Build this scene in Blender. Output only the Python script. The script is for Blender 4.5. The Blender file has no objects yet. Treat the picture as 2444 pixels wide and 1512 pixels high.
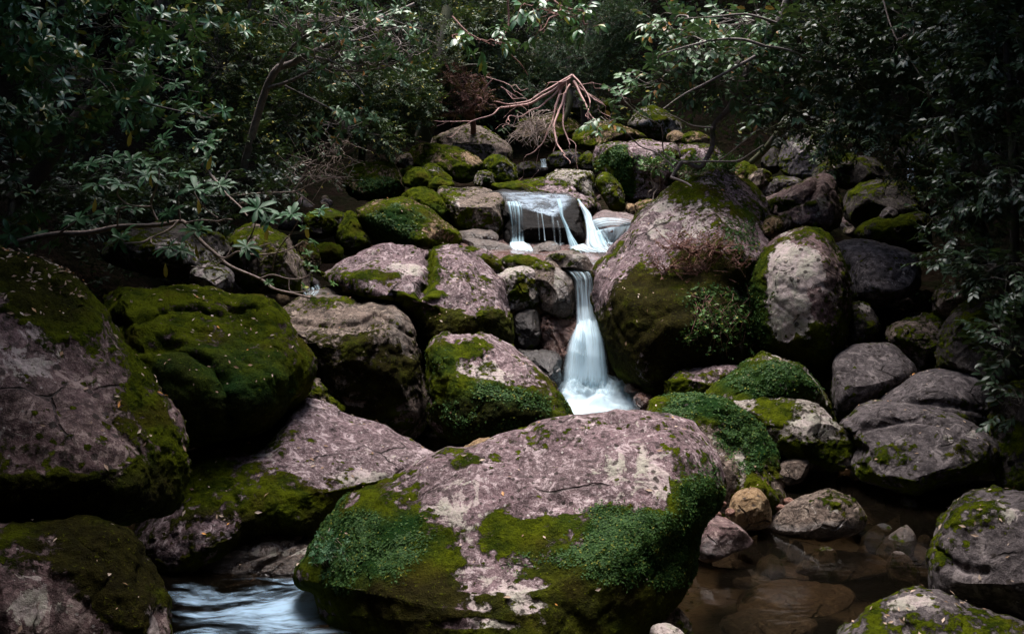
import bpy, bmesh, math, random
import numpy as np
from mathutils import Vector
from mathutils.bvhtree import BVHTree

R = math.radians
rng = np.random.default_rng(7)
SC = bpy.context.scene
COL = SC.collection

# ------------------------------------------------------------------ camera, world, sun, exposure
CAM = np.array([0.0, 0.0, 2.2])
PITCH = R(-8.0)
FPX = 2376.0                       # focal length in pixels of a 2444 px wide picture
cam_d = bpy.data.cameras.new('camera')
cam_d.sensor_width = 36.0
cam_d.lens = 36.0 * FPX / 2444.0
cam_d.clip_end = 500.0
cam_d.clip_start = 0.05
cam = bpy.data.objects.new('camera', cam_d)
cam.location = CAM
cam.rotation_euler = (R(90) + PITCH, 0, 0)
COL.objects.link(cam)
SC.camera = cam

SUN_ELEV, SUN_AZ = R(76), R(-20)    # azimuth measured from +Y (away from the camera) towards +X
world = bpy.data.worlds.new('World')
SC.world = world
world.use_nodes = True
wn = world.node_tree.nodes
wbg = wn['Background']
sky = wn.new('ShaderNodeTexSky')
sky.sky_type = 'NISHITA'
sky.sun_disc = False
sky.sun_elevation = SUN_ELEV
sky.sun_rotation = SUN_AZ
sky.air_density = 1.0
sky.dust_density = 2.5
world.node_tree.links.new(sky.outputs[0], wbg.inputs[0])
wbg.inputs[1].default_value = 0.075
sun_d = bpy.data.lights.new('sun', 'SUN')
sun_d.energy = 1.5
sun_d.angle = R(34)
sun_d.color = (1.0, 0.93, 0.9)
sun = bpy.data.objects.new('sun', sun_d)
sdir = Vector((math.sin(SUN_AZ) * math.cos(SUN_ELEV), math.cos(SUN_AZ) * math.cos(SUN_ELEV), math.sin(SUN_ELEV)))
sun.rotation_euler = sdir.to_track_quat('Z', 'Y').to_euler()
COL.objects.link(sun)
SC.view_settings.view_transform = 'Standard'
SC.view_settings.look = 'None'
SC.view_settings.exposure = 2.8
SC.view_settings.gamma = 1.0
SC.cycles.use_denoising = True
SC.cycles.max_bounces = 6
SC.cycles.diffuse_bounces = 3
SC.cycles.glossy_bounces = 2
SC.cycles.transparent_max_bounces = 12

# ------------------------------------------------------------------ maths helpers
FWD = np.array([0, math.cos(PITCH), math.sin(PITCH)])
UPV = np.array([0, -math.sin(PITCH), math.cos(PITCH)])
RGT = np.array([1.0, 0, 0])

def ray(px, py):
    return FWD + RGT * ((px - 1222.0) / FPX) + UPV * ((756.0 - py) / FPX)

def P(px, py, Y):
    d = ray(px, py)
    return CAM + d * (Y / d[1])

def project(v):
    q = v - CAM
    z = q @ FWD
    return np.stack([1222 + FPX * (q @ RGT) / z, 756 - FPX * (q @ UPV) / z], 1)

def zoomed(ox, oy, s):
    return lambda pts: [(ox + s * a, oy + s * b) for a, b in pts]
z1 = zoomed(791.6, 301.5, .3393)
z2 = zoomed(1130.8, 414.6, .1994)
z3 = zoomed(1206.0, 565.4, .2992)
c1 = zoomed(0, 0, .5001)
c2 = zoomed(754, 0, .5001)
c3 = zoomed(1583, 0, .5001)
c6 = zoomed(1583, 678.5, .5515)

_g = np.random.default_rng(3)
_perm = _g.permutation(512).astype(np.int64)
_grad = _g.normal(size=(512, 3)); _grad /= np.linalg.norm(_grad, axis=1)[:, None]

def noise(p, f=1.0, seed=0):
    p = p * f + seed * 17.31
    i = np.floor(p).astype(np.int64); q = p - i
    w = q * q * q * (q * (q * 6 - 15) + 10)
    out = np.zeros(len(p))
    for dx in (0, 1):
        for dy in (0, 1):
            for dz in (0, 1):
                h = _perm[(i[:, 0] + dx) & 511]
                h = _perm[(h + i[:, 1] + dy) & 511]
                h = _perm[(h + i[:, 2] + dz) & 511]
                g = _grad[h]
                d = q - np.array([dx, dy, dz])
                wt = (w[:, 0] if dx else 1 - w[:, 0]) * (w[:, 1] if dy else 1 - w[:, 1]) * (w[:, 2] if dz else 1 - w[:, 2])
                out += wt * np.einsum('ij,ij->i', g, d)
    return out * 1.6

def fbm(p, f=1.0, octv=4, seed=0, gain=.5):
    out = np.zeros(len(p)); a = 1.0
    for k in range(octv):
        out += a * noise(p, f, seed + k); f *= 2.03; a *= gain
    return out

def sstep(a, b, x):
    t = np.clip((x - a) / (b - a), 0, 1)
    return t * t * (3 - 2 * t)

def catmull(pts, n=6, closed=False):
    pts = np.asarray(pts, float)
    m = len(pts); out = []
    segs = m if closed else m - 1
    for i in range(segs):
        if closed:
            a, b, c, d = pts[(i - 1) % m], pts[i], pts[(i + 1) % m], pts[(i + 2) % m]
        else:
            a, b, c, d = pts[max(i - 1, 0)], pts[i], pts[i + 1], pts[min(i + 2, m - 1)]
        for k in range(n):
            t = k / n
            out.append(.5 * ((2 * b) + (c - a) * t + (2 * a - 5 * b + 4 * c - d) * t * t + (3 * b - a - 3 * c + d) * t ** 3))
    if not closed:
        out.append(pts[-1])
    return np.array(out)

# ------------------------------------------------------------------ mesh helpers
def mesh_obj(name, verts, faces, mat, parent=None, attrs=None, smooth=True, loc=None):
    """faces: array (n,k) or list of such arrays"""
    if not isinstance(faces, list):
        faces = [faces]
    faces = [np.asarray(f, dtype=np.int32) for f in faces if len(f)]
    verts = np.asarray(verts, dtype=np.float32)
    if loc is not None:
        verts = verts - np.asarray(loc, dtype=np.float32)
    me = bpy.data.meshes.new(name)
    me.vertices.add(len(verts)); me.vertices.foreach_set('co', verts.ravel())
    loops = np.concatenate([f.ravel() for f in faces])
    tot = np.concatenate([np.full(len(f), f.shape[1], np.int32) for f in faces])
    me.loops.add(len(loops)); me.loops.foreach_set('vertex_index', loops)
    me.polygons.add(len(tot))
    me.polygons.foreach_set('loop_start', np.concatenate([[0], np.cumsum(tot)[:-1]]).astype(np.int32))
    me.polygons.foreach_set('loop_total', tot)
    me.polygons.foreach_set('use_smooth', np.full(len(tot), smooth))
    for k, v in (attrs or {}).items():
        a = me.attributes.new(k, 'FLOAT', 'POINT')
        a.data.foreach_set('value', np.asarray(v, dtype=np.float32))
    me.update(calc_edges=True)
    if mat:
        me.materials.append(mat)
    o = bpy.data.objects.new(name, me)
    COL.objects.link(o)
    if parent is not None:
        o.parent = parent
        if loc is None:
            o.matrix_parent_inverse = parent.matrix_world.inverted() if False else o.matrix_parent_inverse
    if loc is not None:
        o.location = loc
    return o

def tag(o, label=None, cat=None, group=None, kind=None):
    if label: o['label'] = label
    if cat: o['category'] = cat
    if group: o['group'] = group
    if kind: o['kind'] = kind
    return o

def vnormals(v, f):
    n = np.zeros_like(v)
    a, b, c = v[f[:, 0]], v[f[:, 1]], v[f[:, 2]]
    fn = np.cross(b - a, c - a)
    for k in range(3):
        for ax in range(3):
            n[:, ax] += np.bincount(f[:, k], fn[:, ax], len(v))
    l = np.linalg.norm(n, axis=1); l[l == 0] = 1
    return n / l[:, None]

_ico = {}
def ico(sub):
    if sub not in _ico:
        bm = bmesh.new(); bmesh.ops.create_icosphere(bm, subdivisions=sub, radius=1)
        bm.verts.ensure_lookup_table()
        v = np.array([x.co[:] for x in bm.verts]); f = np.array([[q.index for q in p.verts] for p in bm.faces])
        bm.free()
        _ico[sub] = (v / np.linalg.norm(v, axis=1)[:, None], f)
    return _ico[sub]

# ------------------------------------------------------------------ materials
def nodes_of(name):
    m = bpy.data.materials.new(name); m.use_nodes = True
    nt = m.node_tree; nt.nodes.clear()
    out = nt.nodes.new('ShaderNodeOutputMaterial')
    return m, nt, out

class NB:
    """tiny node builder"""
    def __init__(s, nt): s.nt = nt
    def n(s, t, **kw):
        x = s.nt.nodes.new(t)
        for k, v in kw.items(): setattr(x, k, v)
        return x
    def l(s, a, b): s.nt.links.new(a, b)
    def set(s, sock, v):
        if hasattr(v, 'is_output') or isinstance(v, bpy.types.NodeSocket): s.l(v, sock)
        else: sock.default_value = v
    def math(s, op, a, b=0.0, c=None, clamp=False):
        x = s.n('ShaderNodeMath', operation=op); x.use_clamp = clamp
        s.set(x.inputs[0], a); s.set(x.inputs[1], b)
        if c is not None: s.set(x.inputs[2], c)
        return x.outputs[0]
    def mix(s, f, a, b):
        x = s.n('ShaderNodeMix', data_type='RGBA')
        s.set(x.inputs[0], f)
        for sk, v in ((x.inputs[6], a), (x.inputs[7], b)):
            if isinstance(v, tuple): sk.default_value = (*v, 1) if len(v) == 3 else v
            else: s.l(v, sk)
        return x.outputs[2]
    def noise(s, co, scale, detail=4, rough=.55, dist=0.0):
        x = s.n('ShaderNodeTexNoise'); s.l(co, x.inputs['Vector'])
        x.inputs['Scale'].default_value = scale; x.inputs['Detail'].default_value = detail
        x.inputs['Roughness'].default_value = rough; x.inputs['Distortion'].default_value = dist
        return x.outputs[0]
    def voro(s, co, scale, feature='F1', rnd=1.0):
        x = s.n('ShaderNodeTexVoronoi', feature=feature); s.l(co, x.inputs['Vector'])
        x.inputs['Scale'].default_value = scale; x.inputs['Randomness'].default_value = rnd
        return x
    def step(s, v, a, b):
        x = s.n('ShaderNodeMapRange', interpolation_type='SMOOTHSTEP')
        s.set(x.inputs[0], v); x.inputs[1].default_value = a; x.inputs[2].default_value = b
        return x.outputs[0]
    def attr(s, name):
        return s.n('ShaderNodeAttribute', attribute_name=name).outputs['Fac']

def rock_material(name, colA, colB, light, lichen=.5, spots=.5, strata=0.0, rough=.75, ts=1.0, spec=.16):
    colA, colB, light = (tuple(q * .8 for q in t) for t in (colA, colB, light))
    m, nt, out = nodes_of(name); b = NB(nt)
    co = b.n('ShaderNodeTexCoord').outputs['Object']
    big = b.noise(co, 2.2, 5, .6, .4)
    med = b.noise(co, 9, 6, .65, .3)
    fine = b.noise(co, 46 * ts, 5, .7)
    grit = b.noise(co, 170, 3, .7)
    vary = b.step(b.noise(co, 1.7 * ts, 4, .6, .5), .38, .62)
    base = b.mix(b.step(big, .35, .65), colA, colB)
    base = b.mix(b.step(med, .38, .68), base, tuple(c * .62 for c in colA))
    # mineral speckle
    base = b.mix(b.math('MULTIPLY', b.step(fine, .51, .61), b.math('ADD', b.math('MULTIPLY', vary, .65), .2)), base, light)
    base = b.mix(b.math('MULTIPLY', b.step(fine, .47, .38), b.math('SUBTRACT', .85, b.math('MULTIPLY', vary, .5))), base, tuple(c * .35 for c in colB))
    base = b.mix(b.math('MULTIPLY', b.step(grit, .52, .64), .55), base, light)
    if strata:
        mp = b.n('ShaderNodeMapping'); b.l(co, mp.inputs[0]); mp.inputs['Scale'].default_value = (2.0, 2.5, 22)
        mp.inputs['Rotation'].default_value = (.1, .25, .2)
        st = b.noise(mp.outputs[0], 1.2, 5, .6, .6)
        base = b.mix(b.math('MULTIPLY', b.step(st, .5, .62), strata), base, tuple(c * .3 for c in colB))
    # broken patches of darker and paler crust
    patch = b.noise(co, 11 * ts, 7, .74, 1.0)
    base = b.mix(b.math('MULTIPLY', b.step(patch, .46, .41), .75), base, tuple(c * .42 for c in colB))
    base = b.mix(b.math('MULTIPLY', b.step(patch, .555, .59), .8), base, tuple(c * 1.15 for c in light))
    # pale lichen crusts
    lich = b.math('ADD', b.noise(co, 5.5, 6, .72, .8), b.math('MULTIPLY', b.attr('lichen'), .32))
    lm = b.step(lich, .70 - .12 * lichen, .735 - .12 * lichen)
    lcol = b.mix(b.step(med, .4, .6), (.38, .32, .305), (.31, .30, .245))
    lcol = b.mix(b.math('MULTIPLY', b.step(fine, .5, .4), .6), lcol, (.14, .115, .105))
    base = b.mix(b.math('MULTIPLY', lm, .85), base, lcol)
    # small light lichen dots and dark moss dots
    v1 = b.voro(co, 34)
    dot = b.math('MULTIPLY', b.step(v1.outputs['Distance'], .26, .16), b.step(v1.outputs['Color'], .78, .8))
    base = b.mix(b.math('MULTIPLY', dot, spots), base, (.38, .36, .335))
    v5 = b.voro(co, 27 * ts)
    blk = b.math('MULTIPLY', b.step(b.math('ADD', v5.outputs['Distance'], b.math('MULTIPLY', b.math('SUBTRACT', fine, .5), .5)), .34, .26), b.step(v5.outputs['Color'], .60, .63))
    base = b.mix(b.math('MULTIPLY', blk, .85), base, (.020, .015, .012))
    # hairline cracks
    dco = b.n('ShaderNodeMix', data_type='VECTOR'); dco.inputs[0].default_value = .22
    nz_ = b.n('ShaderNodeTexNoise'); b.l(co, nz_.inputs['Vector']); nz_.inputs['Scale'].default_value = 2.3; nz_.inputs['Detail'].default_value = 5
    b.l(co, dco.inputs[4]); b.l(nz_.outputs['Color'], dco.inputs[5])
    v6 = b.voro(dco.outputs[1], 2.2, 'DISTANCE_TO_EDGE')
    crk = b.math('MULTIPLY', b.step(v6.outputs['Distance'], .016, .004), b.step(big, .50, .60))
    base = b.mix(b.math('MULTIPLY', crk, .85), base, (.014, .011, .009))
    # damp
    zpos = b.n('ShaderNodeSeparateXYZ'); geo = b.n('ShaderNodeNewGeometry'); b.l(geo.outputs['Position'], zpos.inputs[0])
    tide = b.step(b.math('ADD', zpos.outputs[2], b.math('MULTIPLY', b.math('SUBTRACT', med, .5), .10)), .085, .045)
    wet = b.math('MAXIMUM', b.attr('wet'), b.math('MULTIPLY', tide, .8))
    base = b.mix(b.math('MULTIPLY', wet, .72, clamp=True), base, tuple(c * .22 for c in colA))
    # moss
    dots = b.noise(co, 26, 5, .62)
    v2 = b.voro(co, 21); v3 = b.voro(co, 9)
    rag = b.math('MULTIPLY', b.math('SUBTRACT', b.noise(co, 55, 4, .65), .5), 1.1)
    tuft = b.math('MULTIPLY', b.step(b.math('ADD', v2.outputs['Distance'], rag), .44, .24), b.step(v2.outputs['Color'], .62, .66))
    tuft = b.math('MAXIMUM', tuft, b.math('MULTIPLY', b.step(b.math('ADD', v3.outputs['Distance'], rag), .40, .24), b.step(v3.outputs['Color'], .80, .83)))
    tuft = b.math('MULTIPLY', tuft, b.step(b.attr('moss'), -.12, .12))
    mo = b.math('ADD', b.attr('moss'), b.math('MULTIPLY', b.math('SUBTRACT', med, .5), 1.1))
    mo = b.math('ADD', mo, b.math('MULTIPLY', b.math('SUBTRACT', dots, .5), 1.9))
    mo = b.math('ADD', mo, b.math('MULTIPLY', b.math('SUBTRACT', grit, .5), .6))
    mo = b.math('ADD', mo, b.math('MULTIPLY', tuft, .75))
    mm = b.step(mo, .41, .63)
    mn = b.noise(co, 7, 5, .65)
    mn2 = b.noise(co, 60, 4, .7)
    gcol = b.mix(b.step(mn, .34, .62), (.020, .032, .003), (.074, .092, .004))
    gcol = b.mix(b.math('MULTIPLY', b.step(b.noise(co, 3.1, 3), .52, .68), .7), gcol, (.046, .036, .006))
    lush = b.attr('lush')
    gcol = b.mix(b.math('MULTIPLY', lush, .9, clamp=True), gcol, (.008, .034, .010))
    shade_mask = b.math('MULTIPLY', b.attr('old'), b.step(b.noise(co, 4.3, 5, .7), .78, .52), clamp=True)  # brown moss and algae; also paints shade onto lower and front faces
    gcol = b.mix(b.math('MULTIPLY', shade_mask, .92), gcol, b.mix(b.step(med, .4, .6), (.013, .010, .005), (.027, .022, .007)))
    gcol = b.mix(b.math('MULTIPLY', b.step(mn2, .48, .30), .75), gcol, (.008, .010, .003))
    gcol = b.mix(b.math('MULTIPLY', b.step(mn2, .58, .72), .55), gcol, (.165, .205, .006))
    col = b.mix(mm, base, gcol)
    # thin dark algae rim around moss
    rim = b.math('SUBTRACT', b.step(mo, .30, .5), mm, clamp=True)
    col = b.mix(b.math('MULTIPLY', rim, .62), col, (.022, .018, .010))
    bs = b.n('ShaderNodeBsdfPrincipled'); b.l(col, bs.inputs['Base Color'])
    r = b.math('SUBTRACT', rough, b.math('MULTIPLY', wet, rough - .16), clamp=True)
    r = b.math('MAXIMUM', r, b.math('MULTIPLY', mm, .9))
    b.l(r, bs.inputs['Roughness'])
    b.l(b.math('MULTIPLY', b.math('ADD', spec, b.math('MULTIPLY', wet, .5)), b.math('SUBTRACT', 1.0, b.math('MULTIPLY', mm, .9))), bs.inputs['Specular IOR Level'])
    h = b.math('ADD', b.math('MULTIPLY', fine, .55), b.math('MULTIPLY', grit, .2))
    h = b.math('ADD', h, b.math('MULTIPLY', med, 1.2))
    h = b.math('SUBTRACT', h, b.math('MULTIPLY', crk, .9))
    hm = b.math('ADD', b.math('MULTIPLY', mn2, 1.6), b.math('MULTIPLY', grit, .6))
    mixh = b.n('ShaderNodeMix'); b.l(mm, mixh.inputs[0]); b.l(h, mixh.inputs[2]); b.l(b.math('ADD', hm, 1.0), mixh.inputs[3])
    bp = b.n('ShaderNodeBump'); bp.inputs['Distance'].default_value = .03; bp.inputs['Strength'].default_value = .9
    b.l(mixh.outputs[0], bp.inputs['Height']); b.l(bp.outputs[0], bs.inputs['Normal'])
    b.l(bs.outputs[0], out.inputs[0])
    return m

RM = {
    'pink': rock_material('pink_rock', (.180, .112, .124), (.120, .082, .084), (.43, .35, .355), .6, .9),
    'mauve': rock_material('mauve_rock', (.150, .088, .092), (.105, .068, .062), (.32, .245, .22), .6, .6, ts=.6),
    'grey': rock_material('grey_rock', (.112, .094, .096), (.072, .060, .061), (.21, .182, .176), .25, .5, .3, ts=.75),
    'brown': rock_material('brown_rock', (.180, .130, .105), (.105, .078, .060), (.31, .25, .20), .4, .4, .6, ts=1.3),
    'tan': rock_material('tan_rock', (.26, .17, .085), (.20, .12, .06), (.38, .28, .17), .2, .2),
    'red': rock_material('red_wet_rock', (.36, .175, .125), (.22, .105, .075), (.46, .30, .24), .1, .1, .3, .5),
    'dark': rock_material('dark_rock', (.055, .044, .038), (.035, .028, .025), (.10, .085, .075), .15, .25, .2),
    'black': rock_material('black_wet_rock', (.005, .004, .0035), (.003, .0025, .0025), (.010, .008, .007), -1, 0, .3, .6, spec=.02),
    'pale': rock_material('pale_rock', (.27, .235, .19), (.19, .155, .14), (.42, .39, .34), .9, .6),
}

def leaf_material(name, cA, cB, cC=None, rough=.35, spec=.5, trans=.12):
    m, nt, out = nodes_of(name); b = NB(nt)
    v = b.attr('var')
    col = b.mix(v, cA, cB)
    if cC: col = b.mix(b.step(v, .93, .97), col, cC)
    bs = b.n('ShaderNodeBsdfPrincipled'); b.l(col, bs.inputs['Base Color'])
    bs.inputs['Roughness'].default_value = rough
    bs.inputs['Specular IOR Level'].default_value = spec
    if trans:
        tr = b.n('ShaderNodeBsdfTranslucent'); b.l(b.mix(.5, col, (.10, .16, .02)), tr.inputs[0])
        mx = b.n('ShaderNodeMixShader'); mx.inputs[0].default_value = trans
        b.l(bs.outputs[0], mx.inputs[1]); b.l(tr.outputs[0], mx.inputs[2]); b.l(mx.outputs[0], out.inputs[0])
    else:
        b.l(bs.outputs[0], out.inputs[0])
    return m

def bark_material(name, cA, cB, moss=.0, rough=.8):
    m, nt, out = nodes_of(name); b = NB(nt)
    co = b.n('ShaderNodeTexCoord').outputs['Object']
    n1 = b.noise(co, 14, 5, .65); n2 = b.noise(co, 70, 4, .7)
    col = b.mix(b.step(n1, .35, .65), cA, cB)
    col = b.mix(b.math('MULTIPLY', b.step(n2, .5, .35), .6), col, tuple(c * .3 for c in cA))
    if moss:
        col = b.mix(b.math('MULTIPLY', b.step(b.noise(co, 6, 4, .6), .62 - moss * .3, .70 - moss * .3), .9), col, (.035, .042, .006))
    bs = b.n('ShaderNodeBsdfPrincipled'); b.l(col, bs.inputs['Base Color']); bs.inputs['Roughness'].default_value = rough
    bp = b.n('ShaderNodeBump'); bp.inputs['Distance'].default_value = .01; b.l(n2, bp.inputs['Height']); b.l(bp.outputs[0], bs.inputs['Normal'])
    b.l(bs.outputs[0], out.inputs[0])
    return m

# ------------------------------------------------------------------ terrain
def bed(y):
    return np.interp(y, [-60, -14, -3, 3, 8.6, 9.3, 9.6, 11.6, 12.3, 14, 18, 23, 30, 45, 70], [14, 9, -.6, -.55, -.45, .3, .75, .9, 1.25, 1.55, 2.4, 4.4, 9.0, 22, 32])
def halfw(y):
    return np.interp(y, [-10, 2, 6, 9, 12, 16, 22, 60], [4.0, 4.0, 4.2, 4.4, 4.6, 5.5, 6.0, 9.0])
def ground_z(x, y):
    xc = .4 + .0 * y
    d = np.maximum(0, np.abs(x - xc) - halfw(y))
    return bed(y) + np.minimum(.95 * d ** 1.12, 16)

gx = np.concatenate([np.linspace(-40, -12, 30), np.linspace(-11.7, 11.7, 120), np.linspace(12, 40, 30)])
gy = np.concatenate([np.linspace(-40, 1.5, 30), np.linspace(2, 24, 130), np.linspace(24.5, 70, 50)])
GX, GY = np.meshgrid(gx, gy)
gv = np.stack([GX.ravel(), GY.ravel(), ground_z(GX, GY).ravel()], 1)
gv[:, 2] += .22 * fbm(gv * np.array([1, 1, 0]), .7, 4) * sstep(0, 1.5, np.abs(gv[:, 0] - .4) - 2)
nx, ny = len(gx), len(gy)
ii = (np.arange(ny - 1)[:, None] * nx + np.arange(nx - 1)[None]).ravel()
gf = np.stack([ii, ii + 1, ii + nx + 1, ii + nx], 1)
m, nt, out = nodes_of('forest_soil'); b = NB(nt)
co = b.n('ShaderNodeTexCoord').outputs['Object']
n1 = b.noise(co, 3, 6, .65); n2 = b.noise(co, 28, 5, .7); vv = b.voro(co, 9)
col = b.mix(b.step(n1, .4, .62), (.018, .012, .008), (.009, .010, .004))
col = b.mix(b.math('MULTIPLY', b.step(n2, .55, .68), .7), col, (.040, .026, .016))
bs = b.n('ShaderNodeBsdfPrincipled'); b.l(col, bs.inputs[0]); bs.inputs['Roughness'].default_value = .95; bs.inputs['Specular IOR Level'].default_value = .02
bp = b.n('ShaderNodeBump'); bp.inputs['Distance'].default_value = .06
b.l(b.math('ADD', n2, b.math('MULTIPLY', vv.outputs['Distance'], -1.2)), bp.inputs['Height']); b.l(bp.outputs[0], bs.inputs['Normal'])
b.l(bs.outputs[0], out.inputs[0])
tag(mesh_obj('terrain', gv, gf, m), kind='structure')

# ------------------------------------------------------------------ boulders
ROCKS = {}
def poly_radius(poly, c, ang):
    """distance from c to the polygon along each angle (farthest hit)"""
    d = np.stack([np.cos(ang), np.sin(ang)], 1)
    best = np.zeros(len(ang))
    m = len(poly)
    for i in range(m):
        a = poly[i] - c; e = poly[(i + 1) % m] - poly[i]
        den = d[:, 0] * e[1] - d[:, 1] * e[0]
        den = np.where(np.abs(den) < 1e-9, 1e-9, den)
        t = (a[0] * e[1] - a[1] * e[0]) / den
        u = (a[0] * d[:, 1] - a[1] * d[:, 0]) / den
        ok = (t > 0) & (u >= -1e-6) & (u <= 1 + 1e-6)
        best = np.where(ok & (t > best), t, best)
    return best

def rock(key, label, outline, Y, mat='grey', tf=None, tb=None, tilt=22, pole=None, sub=5, moss=.2, top=.35, side=.25, nk=.55, nf=2.2,
         blobs=(), lich=(), lush=(), wets=(), wet=0.0, cracks=(), old=(), cuts=6, cutd=.85, rough=.05, prof=(2.3, 1.9), cat='boulder', name='boulder', seed=None, relief=.02, planes=()):
    seed = seed if seed is not None else (abs(hash(key)) % 1 + sum(ord(c) for c in key) * 7) % 97
    rr = np.random.default_rng(seed + 1)
    poly2 = catmull(outline, 5, True)
    cx, cy = np.mean(poly2, 0)
    C = P(cx, cy, Y)
    vdir = C - CAM; vdir /= np.linalg.norm(vdir)
    h = np.array([vdir[0], vdir[1], 0]); h /= np.linalg.norm(h)
    rv = np.array([h[1], -h[0], 0.0])
    ta = R(tilt)
    uv = h * math.sin(ta) + np.array([0, 0, 1.0]) * math.cos(ta)
    nrm = np.cross(rv, uv)
    def onplane(px, py):
        d = ray(px, py); t = ((C - CAM) @ nrm) / (d @ nrm)
        q = CAM + d * t - C
        return np.array([q @ rv, q @ uv])
    poly = np.array([onplane(*p) for p in poly2])
    ext = poly.max(0) - poly.min(0)
    size = math.sqrt(ext[0] * ext[1])
    c = onplane(*pole) if pole is not None else poly.mean(0) + np.array([0, -.10 * ext[1]])
    tf = size * .42 if tf is None else tf
    tb = size * .5 if tb is None else tb
    v, f = ico(sub)
    a, bb, cc = v[:, 0], v[:, 1], v[:, 2]          # cc>0 towards the camera
    ang = np.arctan2(bb, a); s = np.sqrt(a * a + bb * bb)
    rad = poly_radius(poly, c, ang)
    # smooth the radius slightly near the pole so that outline corners fade inwards
    p_, q_ = prof
    dep = (1 - np.clip(s, 0, 1) ** p_) ** (1 / q_)
    depth = np.where(cc > 0, dep * tf, -dep * tb)
    mrad = np.sqrt(np.mean(rad ** 2))
    blend = sstep(0, .85, s)
    rr_ = rad * blend + np.minimum(rad, mrad * 1.2) * (1 - blend)
    X = c[0] + np.cos(ang) * s * rr_; Z = c[1] + np.sin(ang) * s * rr_
    w = C + X[:, None] * rv + Z[:, None] * uv - depth[:, None] * vdir
    loc = w.mean(0)
    L = w - loc
    # flat faces broken off the camera-facing side
    def cut(n, hh, k=.92):
        nonlocal L
        n = np.asarray(n, float); n = n / np.linalg.norm(n)
        d = L @ n; lim = d.max() * hh
        L = L - np.maximum(0, d - lim)[:, None] * n * k
    toc = -vdir
    for n, hh in planes:
        n = np.asarray(n, float)
        cut(n[0] * rv + n[1] * h + n[2] * np.array([0, 0, 1]), hh)
    for k in range(cuts):
        n = rr.normal(size=3); n /= np.linalg.norm(n)
        n = n * .8 + toc * .75 + np.array([0, 0, .15])
        cut(n, cutd + rr.uniform(-.07, .08), .96)
    w = L + loc
    N = vnormals(w, f)
    w = w + N * (size * rough * fbm(w, 1.6 / size, 4, seed, .5) )[:, None]
    rid = np.abs(noise(w, 2.6 / size, seed + 5))
    w = w - N * (size * rough * .22 * sstep(.12, 0, rid))[:, None]
    w = w + N * (.012 * fbm(w, 5.0, 3, seed + 13, .6) * min(size, 1.2))[:, None]
    px = project(w)
    N = vnormals(w, f)
    front = (N @ toc) > -.15
    crk = np.zeros(len(w))
    for pts, wd, dp in cracks:
        pl = catmull(pts, 6)
        jit = np.stack([noise(w, 3.0, 11), noise(w, 3.0, 12)], 1) * wd * .5
        q = px + jit
        dist = np.full(len(w), 1e9)
        for i in range(len(pl) - 1):
            e = pl[i + 1] - pl[i]; t = np.clip(((q - pl[i]) @ e) / max(e @ e, 1e-9), 0, 1)
            dist = np.minimum(dist, np.linalg.norm(q - pl[i] - t[:, None] * e, axis=1))
        g = np.exp(-(dist / wd) ** 2) * front
        w = w - N * (g * dp)[:, None]
        crk = np.maximum(crk, g)
    N = vnormals(w, f)
    nz = N[:, 2]
    pn = fbm(w, nf / max(size, .5), 5, seed + 9, .6)
    mv = moss + top * sstep(.25, .85, nz) + side * sstep(.25, -.35, nz) + nk * pn + .25 * fbm(w, 7.0, 3, seed + 21, .6)
    wob = np.stack([fbm(w, 3.2, 3, 31), fbm(w, 3.2, 3, 37)], 1) if (blobs or lich or lush or wets or old) else None
    def blob(lst, soft=1.0):
        acc = np.zeros(len(w))
        if not lst: return acc
        for bx, by, rx, ry, val in lst:
            q = ((px - np.array([bx, by])) / np.array([rx, ry])) + wob * .45
            acc += val * sstep(1.35, .55, np.linalg.norm(q, axis=1)) * front
        return acc
    mv = mv + blob(blobs)
    lv = blob(lich); lu = np.clip(blob(lush), 0, 1); we = np.clip(wet + blob(wets) , 0, 1); od = np.clip(blob(old), 0, 1)
    mv = mv + lu * .35 + od * .3 - we * .5
    mc = sstep(.38, .62, mv)
    hi = fbm(w, 14.0, 3, 41, .6)
    w = w + N * (mc * relief * (.7 + .6 * hi + .5 * lu))[:, None]
    o = mesh_obj(name, w, f, RM[mat], None, {'moss': mv, 'lichen': lv, 'lush': lu, 'wet': we, 'old': od}, True, loc)
    tag(o, label, cat)
    ROCKS[key] = dict(o=o, v=w, f=f, N=vnormals(w, f), mc=mc, lush=lu, px=px, front=front, nz=nz)
    return o

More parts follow.
